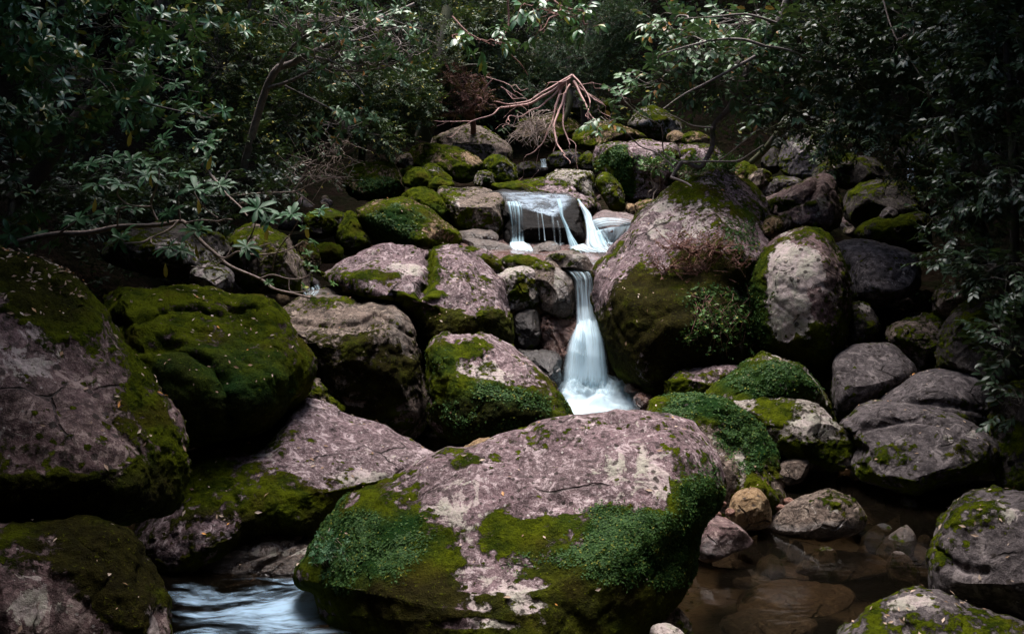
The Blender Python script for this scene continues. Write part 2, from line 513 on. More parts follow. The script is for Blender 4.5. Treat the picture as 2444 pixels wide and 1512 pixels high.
# ---- foreground
rock('front', 'huge foreground boulder, pink speckled sloping top over leafy green moss flanks', [(722,1375),(745,1335),(800,1235),(850,1178),(930,1150),(985,1125),(1060,1087),(1110,1077),(1200,1045),(1300,1015),(1400,1000),(1480,983),(1530,980),(1580,988),(1640,1013),(1690,1060),(1720,1120),(1722,1170),(1702,1215),(1674,1260),(1665,1320),(1645,1400),(1605,1450),(1570,1490),(1530,1560),(1480,1640),(1000,1680),(860,1580),(805,1500),(772,1468),(768,1446),(752,1408)],
     5.0, 'pink', tf=.72, tb=.8, tilt=36, pole=(1215,1440), sub=8, moss=.2, top=-.06, side=.55, nk=.30, nf=2.4, prof=(2.0,1.7), cuts=0, rough=.035,
     planes=[((-.12,-.42,.9),.80)],
     blobs=[(930,1170,90,60,.7),(1080,1095,60,28,.5),(800,1330,110,110,.9),(960,1330,120,90,.8),(1240,1270,110,55,.75),(1500,1300,170,80,.8),(1660,1200,70,90,.7),(1190,1480,420,130,.62),(1560,1400,150,120,.75),(900,1430,170,90,.6),(1230,1400,300,60,.3),(870,1230,80,60,.7),(1640,1080,50,40,.3),(1330,1130,200,80,-.25),(1150,1190,120,60,-.3),(1160,1375,95,26,-.85),(1110,1445,70,20,-.85),(1250,1440,60,22,-.85),(1180,1410,120,14,-.9),(1280,1395,40,16,-.9),(1140,1490,90,14,-.9)],
     lich=[(1180,1420,160,90,.5),(1080,1200,100,70,.15),(1500,1150,140,90,.35),(1130,1270,120,60,.2),(1250,1470,140,50,.8)],
     lush=[(860,1310,150,100,1.0),(1520,1320,200,80,1.0),(1665,1190,60,90,.9),(1400,1250,120,40,.5)], relief=.011, old=[(1200,1450,330,90,.75),(1000,1450,120,90,.5),(1580,1450,130,90,.6)])
rock('greencap', 'leafy green capped boulder tucked against the huge foreground boulder', [(1545,975),(1600,950),(1690,942),(1745,955),(1785,985),(1820,1020),(1842,1060),(1850,1120),(1862,1170),(1868,1200),(1840,1250),(1760,1280),(1640,1260),(1580,1150)],
     6.55, 'brown', tf=.45, tilt=26, pole=(1740,1150), sub=7, moss=.35, top=.4, side=.3, lush=[(1700,975,120,40,.9),(1780,1060,80,60,1.0),(1640,985,70,30,.3)], lich=[(1620,975,60,25,.8),(1730,1100,60,60,.4)], blobs=[(1735,1110,50,60,-.5),(1800,1180,50,80,.3)])
rock('giant_side', 'massive leaning boulder with bare reddish flank and green moss along its edge', [(-230,620),(-100,575),(20,585),(90,603),(150,640),(200,690),(240,755),(290,830),(340,890),(390,950),(425,1000),(440,1060),(442,1110),(430,1180),(405,1218),(370,1233),(300,1240),(150,1262),(0,1268),(-200,1260),(-380,1100),(-360,800)],
     5.0, 'mauve', tf=.75, tilt=30, pole=(190,1090), sub=8, moss=.0, top=.1, side=.75, nk=.32, cuts=0, rough=.04, prof=(1.9,1.7), planes=[((.25,-.5,.75),.86)],
     blobs=[(330,960,55,230,.75),(400,1090,40,110,.75),(110,700,150,110,.9),(150,1180,330,70,.7),(230,790,60,120,.5),(60,640,120,60,.6)], lich=[(60,840,90,60,.6)], lush=[(300,1190,150,50,.3)], old=[(150,1190,380,75,1.0),(90,670,160,110,.8)])
rock('corner', 'dark mossy boulder beside the white rapid with a bare pinkish lower face', [(-160,1255),(0,1240),(120,1245),(200,1250),(300,1268),(345,1340),(380,1400),(400,1450),(412,1520),(420,1620),(-160,1680)],
     4.1, 'mauve', tf=.45, tilt=25, pole=(150,1560), sub=7, moss=.30, top=.2, side=.3, blobs=[(260,1350,110,150,.5),(70,1450,130,70,-.9),(130,1500,130,60,-.5),(370,1500,30,60,-.5)], lich=[(350,1480,30,60,1.0),(60,1430,120,60,.3)], old=[(230,1330,220,130,1.0),(330,1450,90,90,.8)])  # dark moss tone here also paints this corner into shade
rock('mossback', 'broad dark green moss-covered boulder with a long groove across its back', [(222,705),(240,690),(300,681),(400,676),(480,690),(560,703),(620,718),(665,750),(705,810),(735,860),(740,888),(722,930),(690,970),(650,1003),(560,1032),(450,1055),(380,1050),(300,970),(240,820)],
     6.7, 'mauve', tf=.85, tilt=34, pole=(520,920), sub=7, moss=.75, top=.3, side=.15, nk=.25, cuts=2, rough=.06, planes=[((.1,-.5,.85),.84)],
     cracks=[([(250,775),(330,762),(420,735),(520,745),(610,735)],9,.05),([(330,830),(420,830),(500,870),(545,930),(550,1010)],14,.06)], lush=[(430,930,180,90,.6),(600,900,90,120,.5)], blobs=[(640,830,60,35,-.25)], old=[(520,990,200,50,.7),(430,900,60,60,.4)])
rock('slope', 'low sloping pink slab, mossy at its foot, under the moss-covered boulder', [(400,1110),(440,1068),(560,1036),(650,1012),(690,965),(720,940),(765,953),(830,985),(920,1015),(1000,1048),(1052,1080),(1010,1125),(930,1155),(860,1195),(800,1245),(760,1275),(700,1285),(600,1300),(480,1350),(380,1360),(320,1300),(360,1200)],
     6.15, 'pink', tf=.5, tilt=58, pole=(640,1190), sub=8, moss=.12, top=-.05, side=.65, nk=.35, cuts=0, rough=.035, prof=(2.0,1.6),
     blobs=[(560,1170,190,80,.7),(640,1045,100,40,.55),(820,1140,50,30,.4),(700,1220,120,50,.8),(480,1120,60,60,.5),(880,1060,120,50,-.15)], lich=[(880,1150,90,30,.7),(640,1075,60,20,.5)], old=[(560,1270,250,50,.9)])
rock('rapidslab', 'wet cracked brown slab sloping into the white rapid', [(460,1365),(520,1310),(600,1283),(700,1268),(790,1260),(850,1280),(830,1350),(760,1392),(640,1395),(560,1402),(480,1408)],
     5.55, 'brown', tf=.22, tilt=56, sub=7, moss=-.1, top=0, side=.1, nk=.2, wet=.12, wets=[(520,1380,110,40,.8),(700,1370,110,30,.8),(600,1330,60,20,.5)], cracks=[([(520,1400),(600,1370),(640,1340),(720,1300)],7,.04),([(560,1345),(640,1320),(720,1285)],5,.02)], lich=[(640,1310,100,20,.6)])
rock('centre', 'rounded pink and moss boulder standing before the foot of the main waterfall', [(1018,860),(1028,825),(1050,810),(1080,806),(1150,808),(1200,825),(1260,850),(1300,898),(1340,948),(1362,990),(1365,1015),(1300,1028),(1240,1040),(1150,1045),(1070,1038),(1038,1010),(1022,930)],
     7.8, 'pink', tf=.75, tilt=26, pole=(1150,960), sub=7, moss=.28, top=.0, side=.35, nk=.5, cuts=1, planes=[((.15,-.5,.85),.82)],
     blobs=[(1120,830,60,25,.6),(1050,870,35,70,.6),(1180,970,150,70,.55),(1290,930,60,40,.2),(1200,845,50,25,-.4)], lush=[(1200,980,140,60,.9),(1060,860,40,40,.3)], lich=[(1120,890,60,40,.7),(1200,900,40,25,.6)], old=[(1190,1000,190,60,.8)])
rock('fallguard', 'towering dark boulder on the near bank flanking the main waterfall', [(1420,655),(1422,635),(1450,610),(1500,570),(1540,510),(1590,460),(1640,435),(1700,422),(1760,430),(1800,455),(1830,500),(1836,560),(1815,640),(1800,720),(1795,800),(1790,855),(1770,890),(1640,905),(1580,930),(1540,930),(1500,895),(1472,850),(1450,790),(1430,720)],
     9.5, 'pink', tf=1.0, tilt=40, pole=(1630,745), sub=7, moss=.2, top=.08, side=.75, nk=.75, nf=3.0, cuts=1, planes=[((-.25,-.5,.8),.86),((.2,-.97,-.2),.9)],
     blobs=[(1700,460,120,60,.25),(1640,800,230,110,.75),(1530,700,50,50,.4),(1620,840,160,80,.6),(1700,650,90,50,.4)], lush=[(1720,760,100,80,.8),(1770,560,40,60,.5)], lich=[(1640,520,130,60,.5),(1560,690,60,40,.4)], old=[(1600,810,280,150,1.2),(1720,640,90,50,.9),(1500,700,70,60,.7)], relief=.014)
rock('upright', 'tall upright egg-shaped boulder with a pale lichen crust down its middle', [(1797,720),(1800,650),(1820,600),(1860,565),(1910,547),(1960,555),(1990,590),(2010,640),(2020,700),(2020,780),(2005,850),(1980,900),(1900,890),(1830,855),(1800,800)],
     8.9, 'mauve', tf=.75, tilt=14, pole=(1930,720), sub=7, moss=.32, top=.05, side=.4, nk=.5, cuts=0, rough=.025,
     blobs=[(1880,690,45,120,-.7),(1930,640,50,60,-.4),(1820,720,30,150,.5),(1930,850,90,60,.2),(1990,720,30,150,.2)], lich=[(1880,680,50,120,1.2),(1930,650,40,60,.9),(1890,790,50,50,.9)], lush=[(1815,760,30,120,.6)], old=[(1900,850,130,60,.6)])
rock('greendome', 'green domed boulder with a pale ridge, lowest in front of the upright egg-shaped boulder', [(1680,950),(1700,925),(1745,898),(1790,860),(1830,838),(1870,850),(1920,890),(1960,940),(1980,985),(1972,1015),(1850,1020),(1750,1000),(1690,985)],
     7.9, 'pale', tf=.6, tilt=24, pole=(1840,945), sub=7, moss=.58, top=.1, side=.15, nk=.35, lush=[(1840,920,110,50,.9)], lich=[(1930,900,30,70,.9),(1830,850,50,15,.8)], blobs=[(1940,905,25,70,-.45),(1790,930,80,50,.2)])
rock('greendomeside', 'small flat-topped rock with bare mauve top beside the green domed boulder', [(1580,945),(1592,905),(1640,882),(1720,872),(1762,875),(1745,915),(1690,950),(1600,965)],
     8.2, 'pink', tf=.3, tilt=45, sub=6, moss=.35, top=-.25, side=.5, blobs=[(1610,930,50,40,.5),(1720,900,40,30,.3)])
rock('overhang', 'long flat yellowish boulder jutting out over a black hollow above the pool', [(1752,955),(1770,945),(1820,943),(1880,948),(1950,975),(2000,1010),(2030,1035),(2047,1060),(2035,1100),(1990,1112),(1900,1092),(1830,1055),(1790,1000)],
     7.2, 'pale', tf=.3, tilt=30, pole=(1920,1040), sub=7, moss=.30, top=.05, side=.3, nk=.4, blobs=[(1850,985,50,40,.4),(1950,1020,60,20,-.3),(2000,1060,40,30,.3),(1960,1080,100,25,.5)], lich=[(1940,1005,60,20,1.0),(1930,1025,40,20,.8)])
rock('greyfold', 'pale grey boulder with a wrinkled flat top leaning on the cracked grey slab', [(1988,870),(2000,845),(2040,825),(2080,818),(2130,820),(2165,850),(2190,890),(2160,930),(2100,970),(2050,1000),(2000,1010),(1985,950)],
     8.2, 'grey', tf=.55, tilt=36, pole=(2020,905), sub=7, moss=-.1, top=-.1, side=.45, nk=.3, planes=[((.1,-.45,.88),.78)], cuts=0, rough=.03, cracks=[])
rock('greyslab', 'broad cracked grey slab rising from the far side of the brown pool', [(2005,1010),(2020,990),(2060,965),(2100,958),(2160,965),(2220,972),(2300,1000),(2380,1060),(2365,1112),(2300,1135),(2220,1165),(2180,1180),(2100,1158),(2050,1138),(2035,1100),(2045,1060)],
     7.0, 'grey', tf=.5, tilt=38, pole=(2180,1110), sub=7, moss=-.05, top=-.15, side=.5, nk=.42, cuts=0, rough=.03, planes=[((-.1,-.6,.75),.82)], blobs=[(2130,1075,70,40,.55),(2330,1080,60,50,.5),(2070,1100,40,30,.3)],
     cracks=[([(2030,1030),(2100,1010),(2180,995),(2270,1010)],9,.05)], lich=[(2300,1040,60,30,.3)])
rock('greyroof', 'smooth grey wedge boulder lying behind the cracked grey slab', [(2085,975),(2110,935),(2150,908),(2190,890),(2260,879),(2330,888),(2385,918),(2375,990),(2330,1035),(2250,1010),(2160,985)],
     7.7, 'grey', tf=.45, tilt=40, sub=7, moss=-.08, top=-.1, side=.3, nk=.35, cuts=0, rough=.03, cracks=[([(2180,960),(2280,965),(2360,985)],9,.04)], blobs=[(2270,1000,60,20,.6)])
rock('poolend', 'large grey boulder with dark mossy shoulder at the near end of the brown pool', [(2207,1390),(2218,1320),(2240,1260),(2275,1215),(2320,1180),(2400,1176),(2480,1178),(2600,1200),(2680,1480),(2480,1500),(2330,1462),(2230,1435)],
     5.1, 'grey', tf=.5, tilt=28, pole=(2390,1320), sub=7, moss=.02, top=.22, side=.1, nk=.45, cuts=0, rough=.03, planes=[((-.2,-.7,.6),.82)], blobs=[(2330,1230,110,50,.6),(2390,1380,150,60,-.5),(2240,1320,25,60,.2)], cracks=[([(2240,1310),(2290,1350),(2350,1360)],10,.04)], lich=[(2390,1230,60,40,.6)])
rock('bottomrim', 'low mossy boulder with scattered fallen leaves at the bottom rim of the pool', [(2000,1530),(2040,1482),(2100,1442),(2170,1418),(2240,1414),(2330,1452),(2444,1478),(2560,1540),(2500,1660),(1990,1660)],
     4.5, 'grey', tf=.4, tilt=40, sub=7, moss=.25, top=.1, side=.3, nk=.55, blobs=[(2120,1480,60,40,.3),(2330,1490,120,40,.45),(2140,1450,30,40,-.4)], lich=[(2180,1440,60,25,.8)])
rock('poolround', 'rounded half-sunk rock standing alone in the brown pool', [(1838,1255),(1850,1232),(1880,1203),(1925,1182),(1985,1171),(2035,1190),(2060,1215),(2068,1240),(2050,1268),(1980,1290),(1900,1285),(1850,1272)],
     6.05, 'brown', tf=.28, tilt=24, sub=7, moss=-.05, top=.15, side=-.2, nk=.4, wets=[(1960,1270,120,22,.9)], blobs=[(1980,1195,50,20,.35)], lich=[(1950,1215,60,20,.3)], cuts=1)
rock('pooltan', 'yellow-brown cobble upright beside the half-sunk pool rock', [(1742,1235),(1748,1190),(1778,1167),(1812,1168),(1840,1200),(1840,1245),(1810,1265),(1760,1262)],
     6.0, 'tan', tf=.18, tilt=15, sub=6, moss=-.15, top=.1, side=-.1, nk=.2, cat='rock', name='cobble')
rock('poolwedge', 'mauve wedge rock half under water at the foot of the foreground boulder', [(1662,1325),(1668,1270),(1688,1222),(1730,1238),(1785,1270),(1795,1300),(1745,1325),(1700,1340)],
     5.55, 'mauve', tf=.22, tilt=30, sub=6, moss=-.15, top=0, side=-.1, nk=.2, wets=[(1720,1310,80,25,.8)], cat='rock', name='rock')
for k, (x, y, w_, h_, D) in enumerate([(1720,1200,14,9,5.9),(1742,1222,13,10,5.85),(1712,1226,10,8,5.75),(1882,1196,15,10,6.2),(1862,1210,17,8,6.1),(1730,1240,9,7,5.8)]):
    o = rock('peb%d' % k, 'reddish-brown pebble in the little heap between the foreground boulder and the pool cobbles', [(x-w_,y+2),(x-w_*.6,y-h_*.8),(x+w_*.2,y-h_),(x+w_,y-h_*.2),(x+w_*.8,y+h_*.8),(x-w_*.2,y+h_)], D, 'red', sub=4, moss=-.3, top=0, side=0, nk=.2, cat='pebble', name='pebble', tilt=10, wet=.2)
    o['group'] = 'reddish pebbles by the pool'
rock('peekbrown', 'angular brown rock in front of the black hollow under the jutting boulder', [(1852,1140),(1856,1112),(1880,1095),(1925,1095),(1930,1115),(1915,1145),(1880,1158)],
     6.9, 'brown', tf=.15, tilt=25, sub=6, moss=-.1, top=.05, side=0, nk=.2, cat='rock', name='rock')
rock('peektan', 'pale sandy cobble peeping over the back of the foreground boulder', [(1105,1075),(1120,1055),(1145,1045),(1180,1046),(1196,1060),(1185,1085),(1140,1095)],
     6.6, 'tan', tf=.12, tilt=20, sub=6, moss=-.3, top=0, side=0, nk=.15, cat='rock', name='cobble')
rock('peekmoss', 'small mossy rock behind the crest of the foreground boulder', [(1205,1045),(1235,1030),(1275,1020),(1300,1030),(1270,1060),(1220,1070)], 6.7, 'brown', tf=.12, sub=5, moss=.4, cat='rock', name='rock')
rock('rimdark', 'dark pitted rock beside the foreground boulder at the edge of the pool', [(1545,1512),(1552,1470),(1585,1448),(1620,1455),(1645,1490),(1650,1540),(1600,1570),(1550,1560)], 4.6, 'brown', tf=.12, tilt=15, sub=6, moss=.1, side=.1, top=.1, lich=[(1600,1480,30,20,.4)], cat='rock', name='rock')
rock('rimwhite', 'bright white quartz stone by the bottom edge of the pool', [(1550,1512),(1560,1492),(1585,1488),(1620,1500),(1640,1530),(1590,1560),(1550,1550)], 4.3, 'pale', tf=.08, tilt=15, sub=5, moss=-.5, side=0, top=0, lich=[(1590,1510,60,40,2.0)], cat='rock', name='rock')
rock('mudbank', 'thin dark stone bar reaching into the pool below the grey slab', [(2190,1182),(2240,1168),(2330,1150),(2420,1140),(2500,1160),(2420,1190),(2300,1200),(2230,1196)], 6.9, 'dark', tf=.2, tilt=50, sub=6, moss=.1, cat='rock', name='rock')
# ---- middle
rock('ledge', 'black-fronted ledge boulder with layered brown wet top', [(662,755),(690,725),(745,682),(800,668),(860,672),(910,712),(972,768),(986,830),(1000,880),(1012,950),(1005,1020),(930,1050),(820,990),(735,905),(690,830)],
     8.3, 'brown', tf=.75, tilt=28, pole=(830,850), sub=7, moss=.02, top=.02, side=.55, nk=.45, cuts=0, planes=[((0,-.25,.95),.62),((.05,-.98,-.15),.85)],
     cracks=[([(665,760),(760,775),(860,770),(900,745)],5,.03),([(900,745),(950,780),(985,800)],5,.025)], blobs=[(800,720,60,15,.35),(850,870,160,80,.3)], wets=[(790,690,60,15,.5),(960,800,30,60,.4)], old=[(850,890,220,130,1.0)])
rock('ledgemoss', 'small knobbly mossy rock wedged under the broad moss-covered boulder', [(712,925),(735,900),(760,915),(785,945),(810,965),(820,985),(770,985),(720,960)], 7.4, 'brown', tf=.2, tilt=25, sub=6, moss=.45, side=.2, cat='rock', name='rock', rough=.1)
rock('saddle', 'large split mauve boulder, a mossy crack running between its two humps', [(752,655),(770,640),(800,622),(850,600),(905,580),(960,575),(995,577),(1016,590),(1050,588),(1090,595),(1130,620),(1168,655),(1195,682),(1205,710),(1216,740),(1230,785),(1226,830),(1165,840),(1100,840),(1030,838),(990,820),(950,740),(890,690),(820,672)],
     9.1, 'pink', tf=.8, tilt=40, pole=(1085,745), sub=7, moss=.10, top=.05, side=.6, nk=.48, nf=3.2, cuts=1, rough=.06, planes=[((-.1,-.4,.9),.85)],
     cracks=[([(1012,588),(1026,625),(1022,670),(1008,695),(980,706),(930,710)],11,.10)], blobs=[(1035,640,22,60,.75),(1000,705,60,14,.7),(930,712,40,12,.6),(1150,790,110,50,.7),(1040,800,70,60,.7),(880,660,60,14,.35),(980,640,40,30,-.2)], lich=[(960,645,50,15,.7),(1100,780,30,40,.6)], lush=[(1180,800,60,40,.4)], old=[(1120,800,160,60,.9),(1000,830,90,60,.9)])
rock('step', 'low mauve stone between the split boulder and the terrace of the upper cascade', [(1092,603),(1125,590),(1160,598),(1190,620),(1204,640),(1190,658),(1160,655),(1125,630)], 9.7, 'pink', tf=.25, tilt=40, sub=6, moss=.1, nk=.4, blobs=[(1165,640,30,25,.5),(1115,600,20,10,.5)])
rock('cliffpale', 'pale blotchy block of the rock step left of the main fall', [(1178,665),(1200,650),(1215,640),(1270,640),(1288,665),(1282,710),(1266,733),(1225,742),(1200,712)], 9.55, 'pale', tf=.35, tilt=34, sub=7, moss=.12, side=.35, nk=.5, top=.05, blobs=[(1240,690,25,30,.7)], lich=[(1230,655,50,20,.8)])
rock('cliffbrown', 'brown lichen-splashed block directly beside the lip of the main fall', [(1266,655),(1285,630),(1315,625),(1350,640),(1368,668),(1376,710),(1372,745),(1335,760),(1295,745),(1280,700)], 9.6, 'brown', tf=.35, tilt=24, sub=7, moss=.05, side=.25, nk=.45, blobs=[(1300,640,25,10,.5)], lich=[(1335,655,14,25,1.0),(1310,690,30,30,.5)], wets=[(1355,710,30,70,.85)])
rock('cliffdark', 'dark cube-like rock under the pale block of the rock step', [(1228,750),(1252,735),(1280,740),(1290,775),(1288,815),(1262,835),(1235,820),(1226,785)], 9.35, 'dark', tf=.3, tilt=16, sub=6, moss=.2, side=.2, top=-.1, nk=.4, wet=.55, cat='rock', name='rock')
rock('cliffwet', 'glistening reddish wet rock face behind the edge of the main fall', [(1282,745),(1330,755),(1372,745),(1390,770),(1385,840),(1360,880),(1310,880),(1290,830)], 9.45, 'red', tf=.3, tilt=22, sub=7, moss=-.4, side=0, top=0, nk=.1, wet=.45, wets=[(1310,800,30,60,.5)], cracks=[([(1290,765),(1340,775),(1375,760)],5,.03),([(1330,790),(1350,830),(1340,870)],5,.03)], rough=.09)
rock('cliffback', 'reddish rock wall over which the main fall pours', [(1352,640),(1380,632),(1425,645),(1460,700),(1475,800),(1490,920),(1440,960),(1360,940),(1350,850),(1362,720)], 9.75, 'red', tf=.25, tilt=8, sub=6, moss=-.5, side=0, top=0, nk=.1, wet=.35)
rock('chute', 'black streaming wet rock shelf at the foot of the reddish rock face', [(1238,832),(1285,838),(1330,845),(1345,870),(1340,910),(1330,925),(1296,900),(1262,868)], 9.0, 'dark', tf=.25, tilt=50, sub=7, moss=-.4, side=0, top=0, nk=.1, wet=.9, rough=.09)
rock('lipstone', 'dark rounded rock capping the lip of the main fall', [(1300,620),(1318,606),(1362,598),(1398,605),(1412,622),(1420,645),(1405,652),(1368,640),(1330,638)], 9.85, 'brown', tf=.3, tilt=25, sub=7, moss=.1, side=.15, nk=.4, wet=.45, blobs=[(1335,612,22,10,.6)], lich=[(1385,610,20,8,.7)])
rock('lipflat', 'flat mossy-topped rock left of the dark lip rock', [(1195,625),(1215,612),(1262,612),(1290,628),(1283,640),(1240,642),(1205,640)], 9.9, 'pale', tf=.25, tilt=50, sub=6, moss=.35, nk=.5, blobs=[(1245,620,40,8,.5)], cat='rock', name='rock')
rock('foamdome', 'small shiny dark-red rock in the foam below the main fall', [(1488,925),(1500,913),(1520,915),(1533,930),(1515,938),(1495,936)], 8.75, 'red', tf=.12, sub=5, moss=-.5, side=0, top=0, wet=.95, cat='rock', name='rock')
rock('foamround', 'larger wet dark-red rock by the foam, against the leafy green capped boulder', [(1512,945),(1530,935),(1553,942),(1562,960),(1548,980),(1524,978),(1513,960)], 8.4, 'red', tf=.15, sub=6, moss=-.5, side=0, top=0, wet=.9, cat='rock', name='rock')
# ---- upper cascade terrace
rock('capleft', 'moss-fringed brown block forming the dry side of the upper cascade ledge', [(1042,461),(1053,447),(1073,440),(1117,441),(1165,447),(1206,454),(1202,478),(1199,491),(1199,540),(1188,560),(1130,551),(1090,539),(1076,505),(1060,485)], 12.0, 'brown', tf=.7, tilt=52, pole=(1130,505), sub=7, moss=.12, top=.0, side=.55, nk=.45, planes=[((0,-.2,.97),.55),((0,-1,-.1),.8)], blobs=[(1070,470,35,25,.5),(1130,530,70,30,.3)], lich=[(1088,490,12,25,.7)])
rock('capwet', 'glossy wet slab with black front spilling the upper cascade', [(1150,472),(1182,461),(1216,455),(1267,459),(1321,464),(1365,471),(1384,495),(1391,522),(1399,552),(1397,583),(1348,597),(1267,583),(1202,580),(1195,520),(1172,492)], 11.9, 'black', tf=.65, tilt=50, pole=(1300,530), sub=7, moss=-.6, top=0, side=0, nk=.1, wet=.1, wets=[(1280,470,140,18,.8)], cuts=0, planes=[((.05,-.3,.95),.55),((.1,-1,-.25),.82)], rough=.05)
rock('capmoss', 'flat moss cushion rock lying on the wet cascade slab', [(1176,444),(1200,437),(1230,436),(1262,444),(1292,456),(1268,460),(1216,454)], 12.6, 'brown', tf=.3, tilt=60, sub=6, moss=.7, cat='rock', name='rock')
rock('capstripe', 'long mossy slab with a bare pink stripe beside the upper cascade', [(1240,440),(1265,425),(1307,427),(1352,432),(1389,444),(1406,461),(1416,485),(1421,508),(1400,525),(1330,505),(1260,475)], 12.7, 'pink', tf=.4, tilt=50, sub=7, moss=.45, top=.15, side=.2, nk=.4, blobs=[(1320,450,60,7,-.6),(1370,465,40,8,-.5)])
rock('capback', 'mossy boulder with pale top edge behind the bare-striped slab', [(1299,424),(1321,410),(1348,403),(1382,406),(1409,413),(1416,437),(1420,471),(1420,496),(1405,470),(1375,437),(1335,429)], 13.0, 'pale', tf=.4, tilt=40, sub=6, moss=.42, top=.1, side=.2, nk=.5)
rock('capgreen', 'pointed green boulder leaning on the big square block', [(1421,434),(1433,417),(1450,415),(1467,430),(1484,451),(1491,478),(1487,500),(1460,495),(1443,471),(1430,451)], 12.4, 'pale', tf=.4, tilt=20, sub=6, moss=.6, nk=.4, lich=[(1435,425,12,8,1.0)])
rock('square', 'big square-shouldered block with hanging moss over its front', [(1416,370),(1422,345),(1440,337),(1508,333),(1558,331),(1600,336),(1617,352),(1620,390),(1617,437),(1600,471),(1565,486),(1518,486),(1490,478),(1463,455),(1430,437),(1416,403)], 13.3, 'pink', tf=.7, tilt=20, pole=(1515,400), sub=7, moss=.15, top=.1, side=.2, nk=.55, cuts=1, planes=[((0,-.15,.98),.8),((-.05,-1,-.05),.8)], blobs=[(1465,380,45,30,.6),(1490,440,30,45,.7),(1590,370,30,15,.5)], lush=[(1470,380,50,30,.9),(1490,450,30,40,.8)], cracks=[([(1505,350),(1515,400),(1510,460)],8,.06)])
rock('shelf', 'wet rounded shelf rock under the rightward spill of the upper cascade', [(1412,520),(1436,508),(1487,511),(1531,518),(1534,545),(1504,570),(1470,580),(1436,570),(1420,545)], 11.6, 'mauve', tf=.35, tilt=45, sub=7, moss=-.5, side=0, top=0, wet=.45, nk=.1)
rock('orangebit', 'small orange-brown upright stone behind the wet shelf rock', [(1492,497),(1500,484),(1514,490),(1516,509),(1498,513)], 12.4, 'tan', tf=.12, sub=5, moss=-.3, cat='rock', name='rock')
rock('orangelump', 'lumpy tan and mossy rock behind the wet shelf rock', [(1514,488),(1538,477),(1566,480),(1562,505),(1545,518),(1520,510)], 12.3, 'tan', tf=.25, sub=6, moss=.2, nk=.5, cat='rock', name='rock')
rock('wetledge', 'flat glinting wet rock at the dry side of the upper cascade foot', [(1095,553),(1124,547),(1165,549),(1187,562),(1185,576),(1148,584),(1110,578)], 11.3, 'brown', tf=.2, tilt=45, sub=6, moss=-.3, side=0, wet=.6, wets=[(1160,570,30,10,.4)], cat='rock', name='rock')
rock('wetbed', 'low dark wet rock below the thin water threads', [(1266,596),(1287,580),(1321,576),(1338,590),(1334,604),(1294,614),(1273,611)], 10.9, 'brown', tf=.2, tilt=45, sub=6, moss=-.5, side=0, wet=.85, cat='rock', name='rock')
rock('wetbead', 'round wet stone between the two strongest strands of the upper cascade', [(1368,590),(1395,583),(1423,590),(1426,603),(1389,607)], 10.8, 'mauve', tf=.15, tilt=40, sub=6, moss=-.5, side=0, wet=.6, cat='rock', name='rock')
rock('wetred', 'flat reddish wet bed rock in front of the upper cascade foot', [(1105,572),(1150,572),(1215,585),(1230,598),(1190,604),(1130,595)], 10.9, 'brown', tf=.15, tilt=55, sub=6, moss=-.5, side=0, wet=.8, cat='rock', name='rock')
# ---- mossy boulders, far bank
rock('far_a', 'long moss-topped boulder with a bare pale end, high on the far bank', [(978,361),(992,351),(1009,343),(1043,345),(1080,349),(1107,357),(1131,369),(1151,386),(1168,407),(1151,420),(1124,429),(1090,427),(1056,413),(1012,400),(985,386)], 14.2, 'tan', tf=.6, tilt=34, sub=7, moss=.65, top=.1, side=.2, nk=.35, blobs=[(1125,378,25,18,-.7)])
rock('far_b', 'low bare brown rock at the shaded end of the long moss-topped boulder', [(944,383),(961,368),(982,366),(992,390),(975,402),(951,400)], 14.3, 'brown', tf=.3, sub=5, moss=.1, cat='rock', name='rock')
rock('far_c', 'great dark brown domed boulder behind the mossy ones', [(1029,346),(1050,322),(1083,305),(1117,298),(1148,302),(1182,318),(1209,334),(1224,352),(1226,369),(1212,390),(1165,400),(1090,390),(1040,370)], 16.0, 'brown', tf=.9, tilt=25, sub=7, moss=.15, top=.05, side=.4, nk=.4, blobs=[(1170,330,40,20,.3)])
rock('far_d', 'egg-shaped mossy boulder beside the long moss-topped one', [(1156,393),(1161,381),(1182,373),(1202,376),(1223,391),(1234,410),(1236,427),(1222,436),(1188,436),(1170,417)], 13.7, 'pale', tf=.4, tilt=18, sub=6, moss=.6, nk=.4)
rock('far_e', 'small moss-capped cube rock in front of the egg-shaped mossy boulder', [(1132,429),(1138,415),(1155,410),(1172,413),(1181,427),(1180,442),(1161,448),(1138,442)], 12.9, 'pale', tf=.25, tilt=25, sub=6, moss=.5, nk=.45, lush=[(1165,435,14,10,.8)], cat='rock', name='rock')
rock('far_f', 'yellowish flat-topped mossy boulder beneath the drooping twigs', [(822,413),(836,400),(860,391),(893,386),(927,388),(944,400),(958,420),(966,441),(965,458),(951,471),(910,475),(860,471),(829,451),(820,431)], 13.2, 'tan', tf=.6, tilt=28, sub=7, moss=.45, top=.15, side=.25, nk=.4, lush=[(900,450,60,25,.7)])
rock('far_g', 'dark mossy round rock in the cluster beside the yellowish boulder', [(965,427),(978,410),(995,403),(1016,408),(1027,427),(1029,447),(1009,454),(982,447),(966,437)], 12.9, 'brown', tf=.35, sub=6, moss=.8, nk=.2)
rock('far_h', 'pale-topped mossy rock at the back of the round-rock cluster', [(1005,403),(1022,395),(1043,398),(1063,413),(1078,434),(1077,444),(1050,441),(1029,434),(1016,418)], 13.3, 'pale', tf=.35, sub=6, moss=.5, nk=.4)
rock('far_i', 'tiny bright moss mound behind the round-rock cluster', [(953,412),(968,402),(987,398),(992,407),(978,413),(961,419)], 13.6, 'brown', tf=.2, sub=5, moss=.9, nk=.1, cat='rock', name='rock')
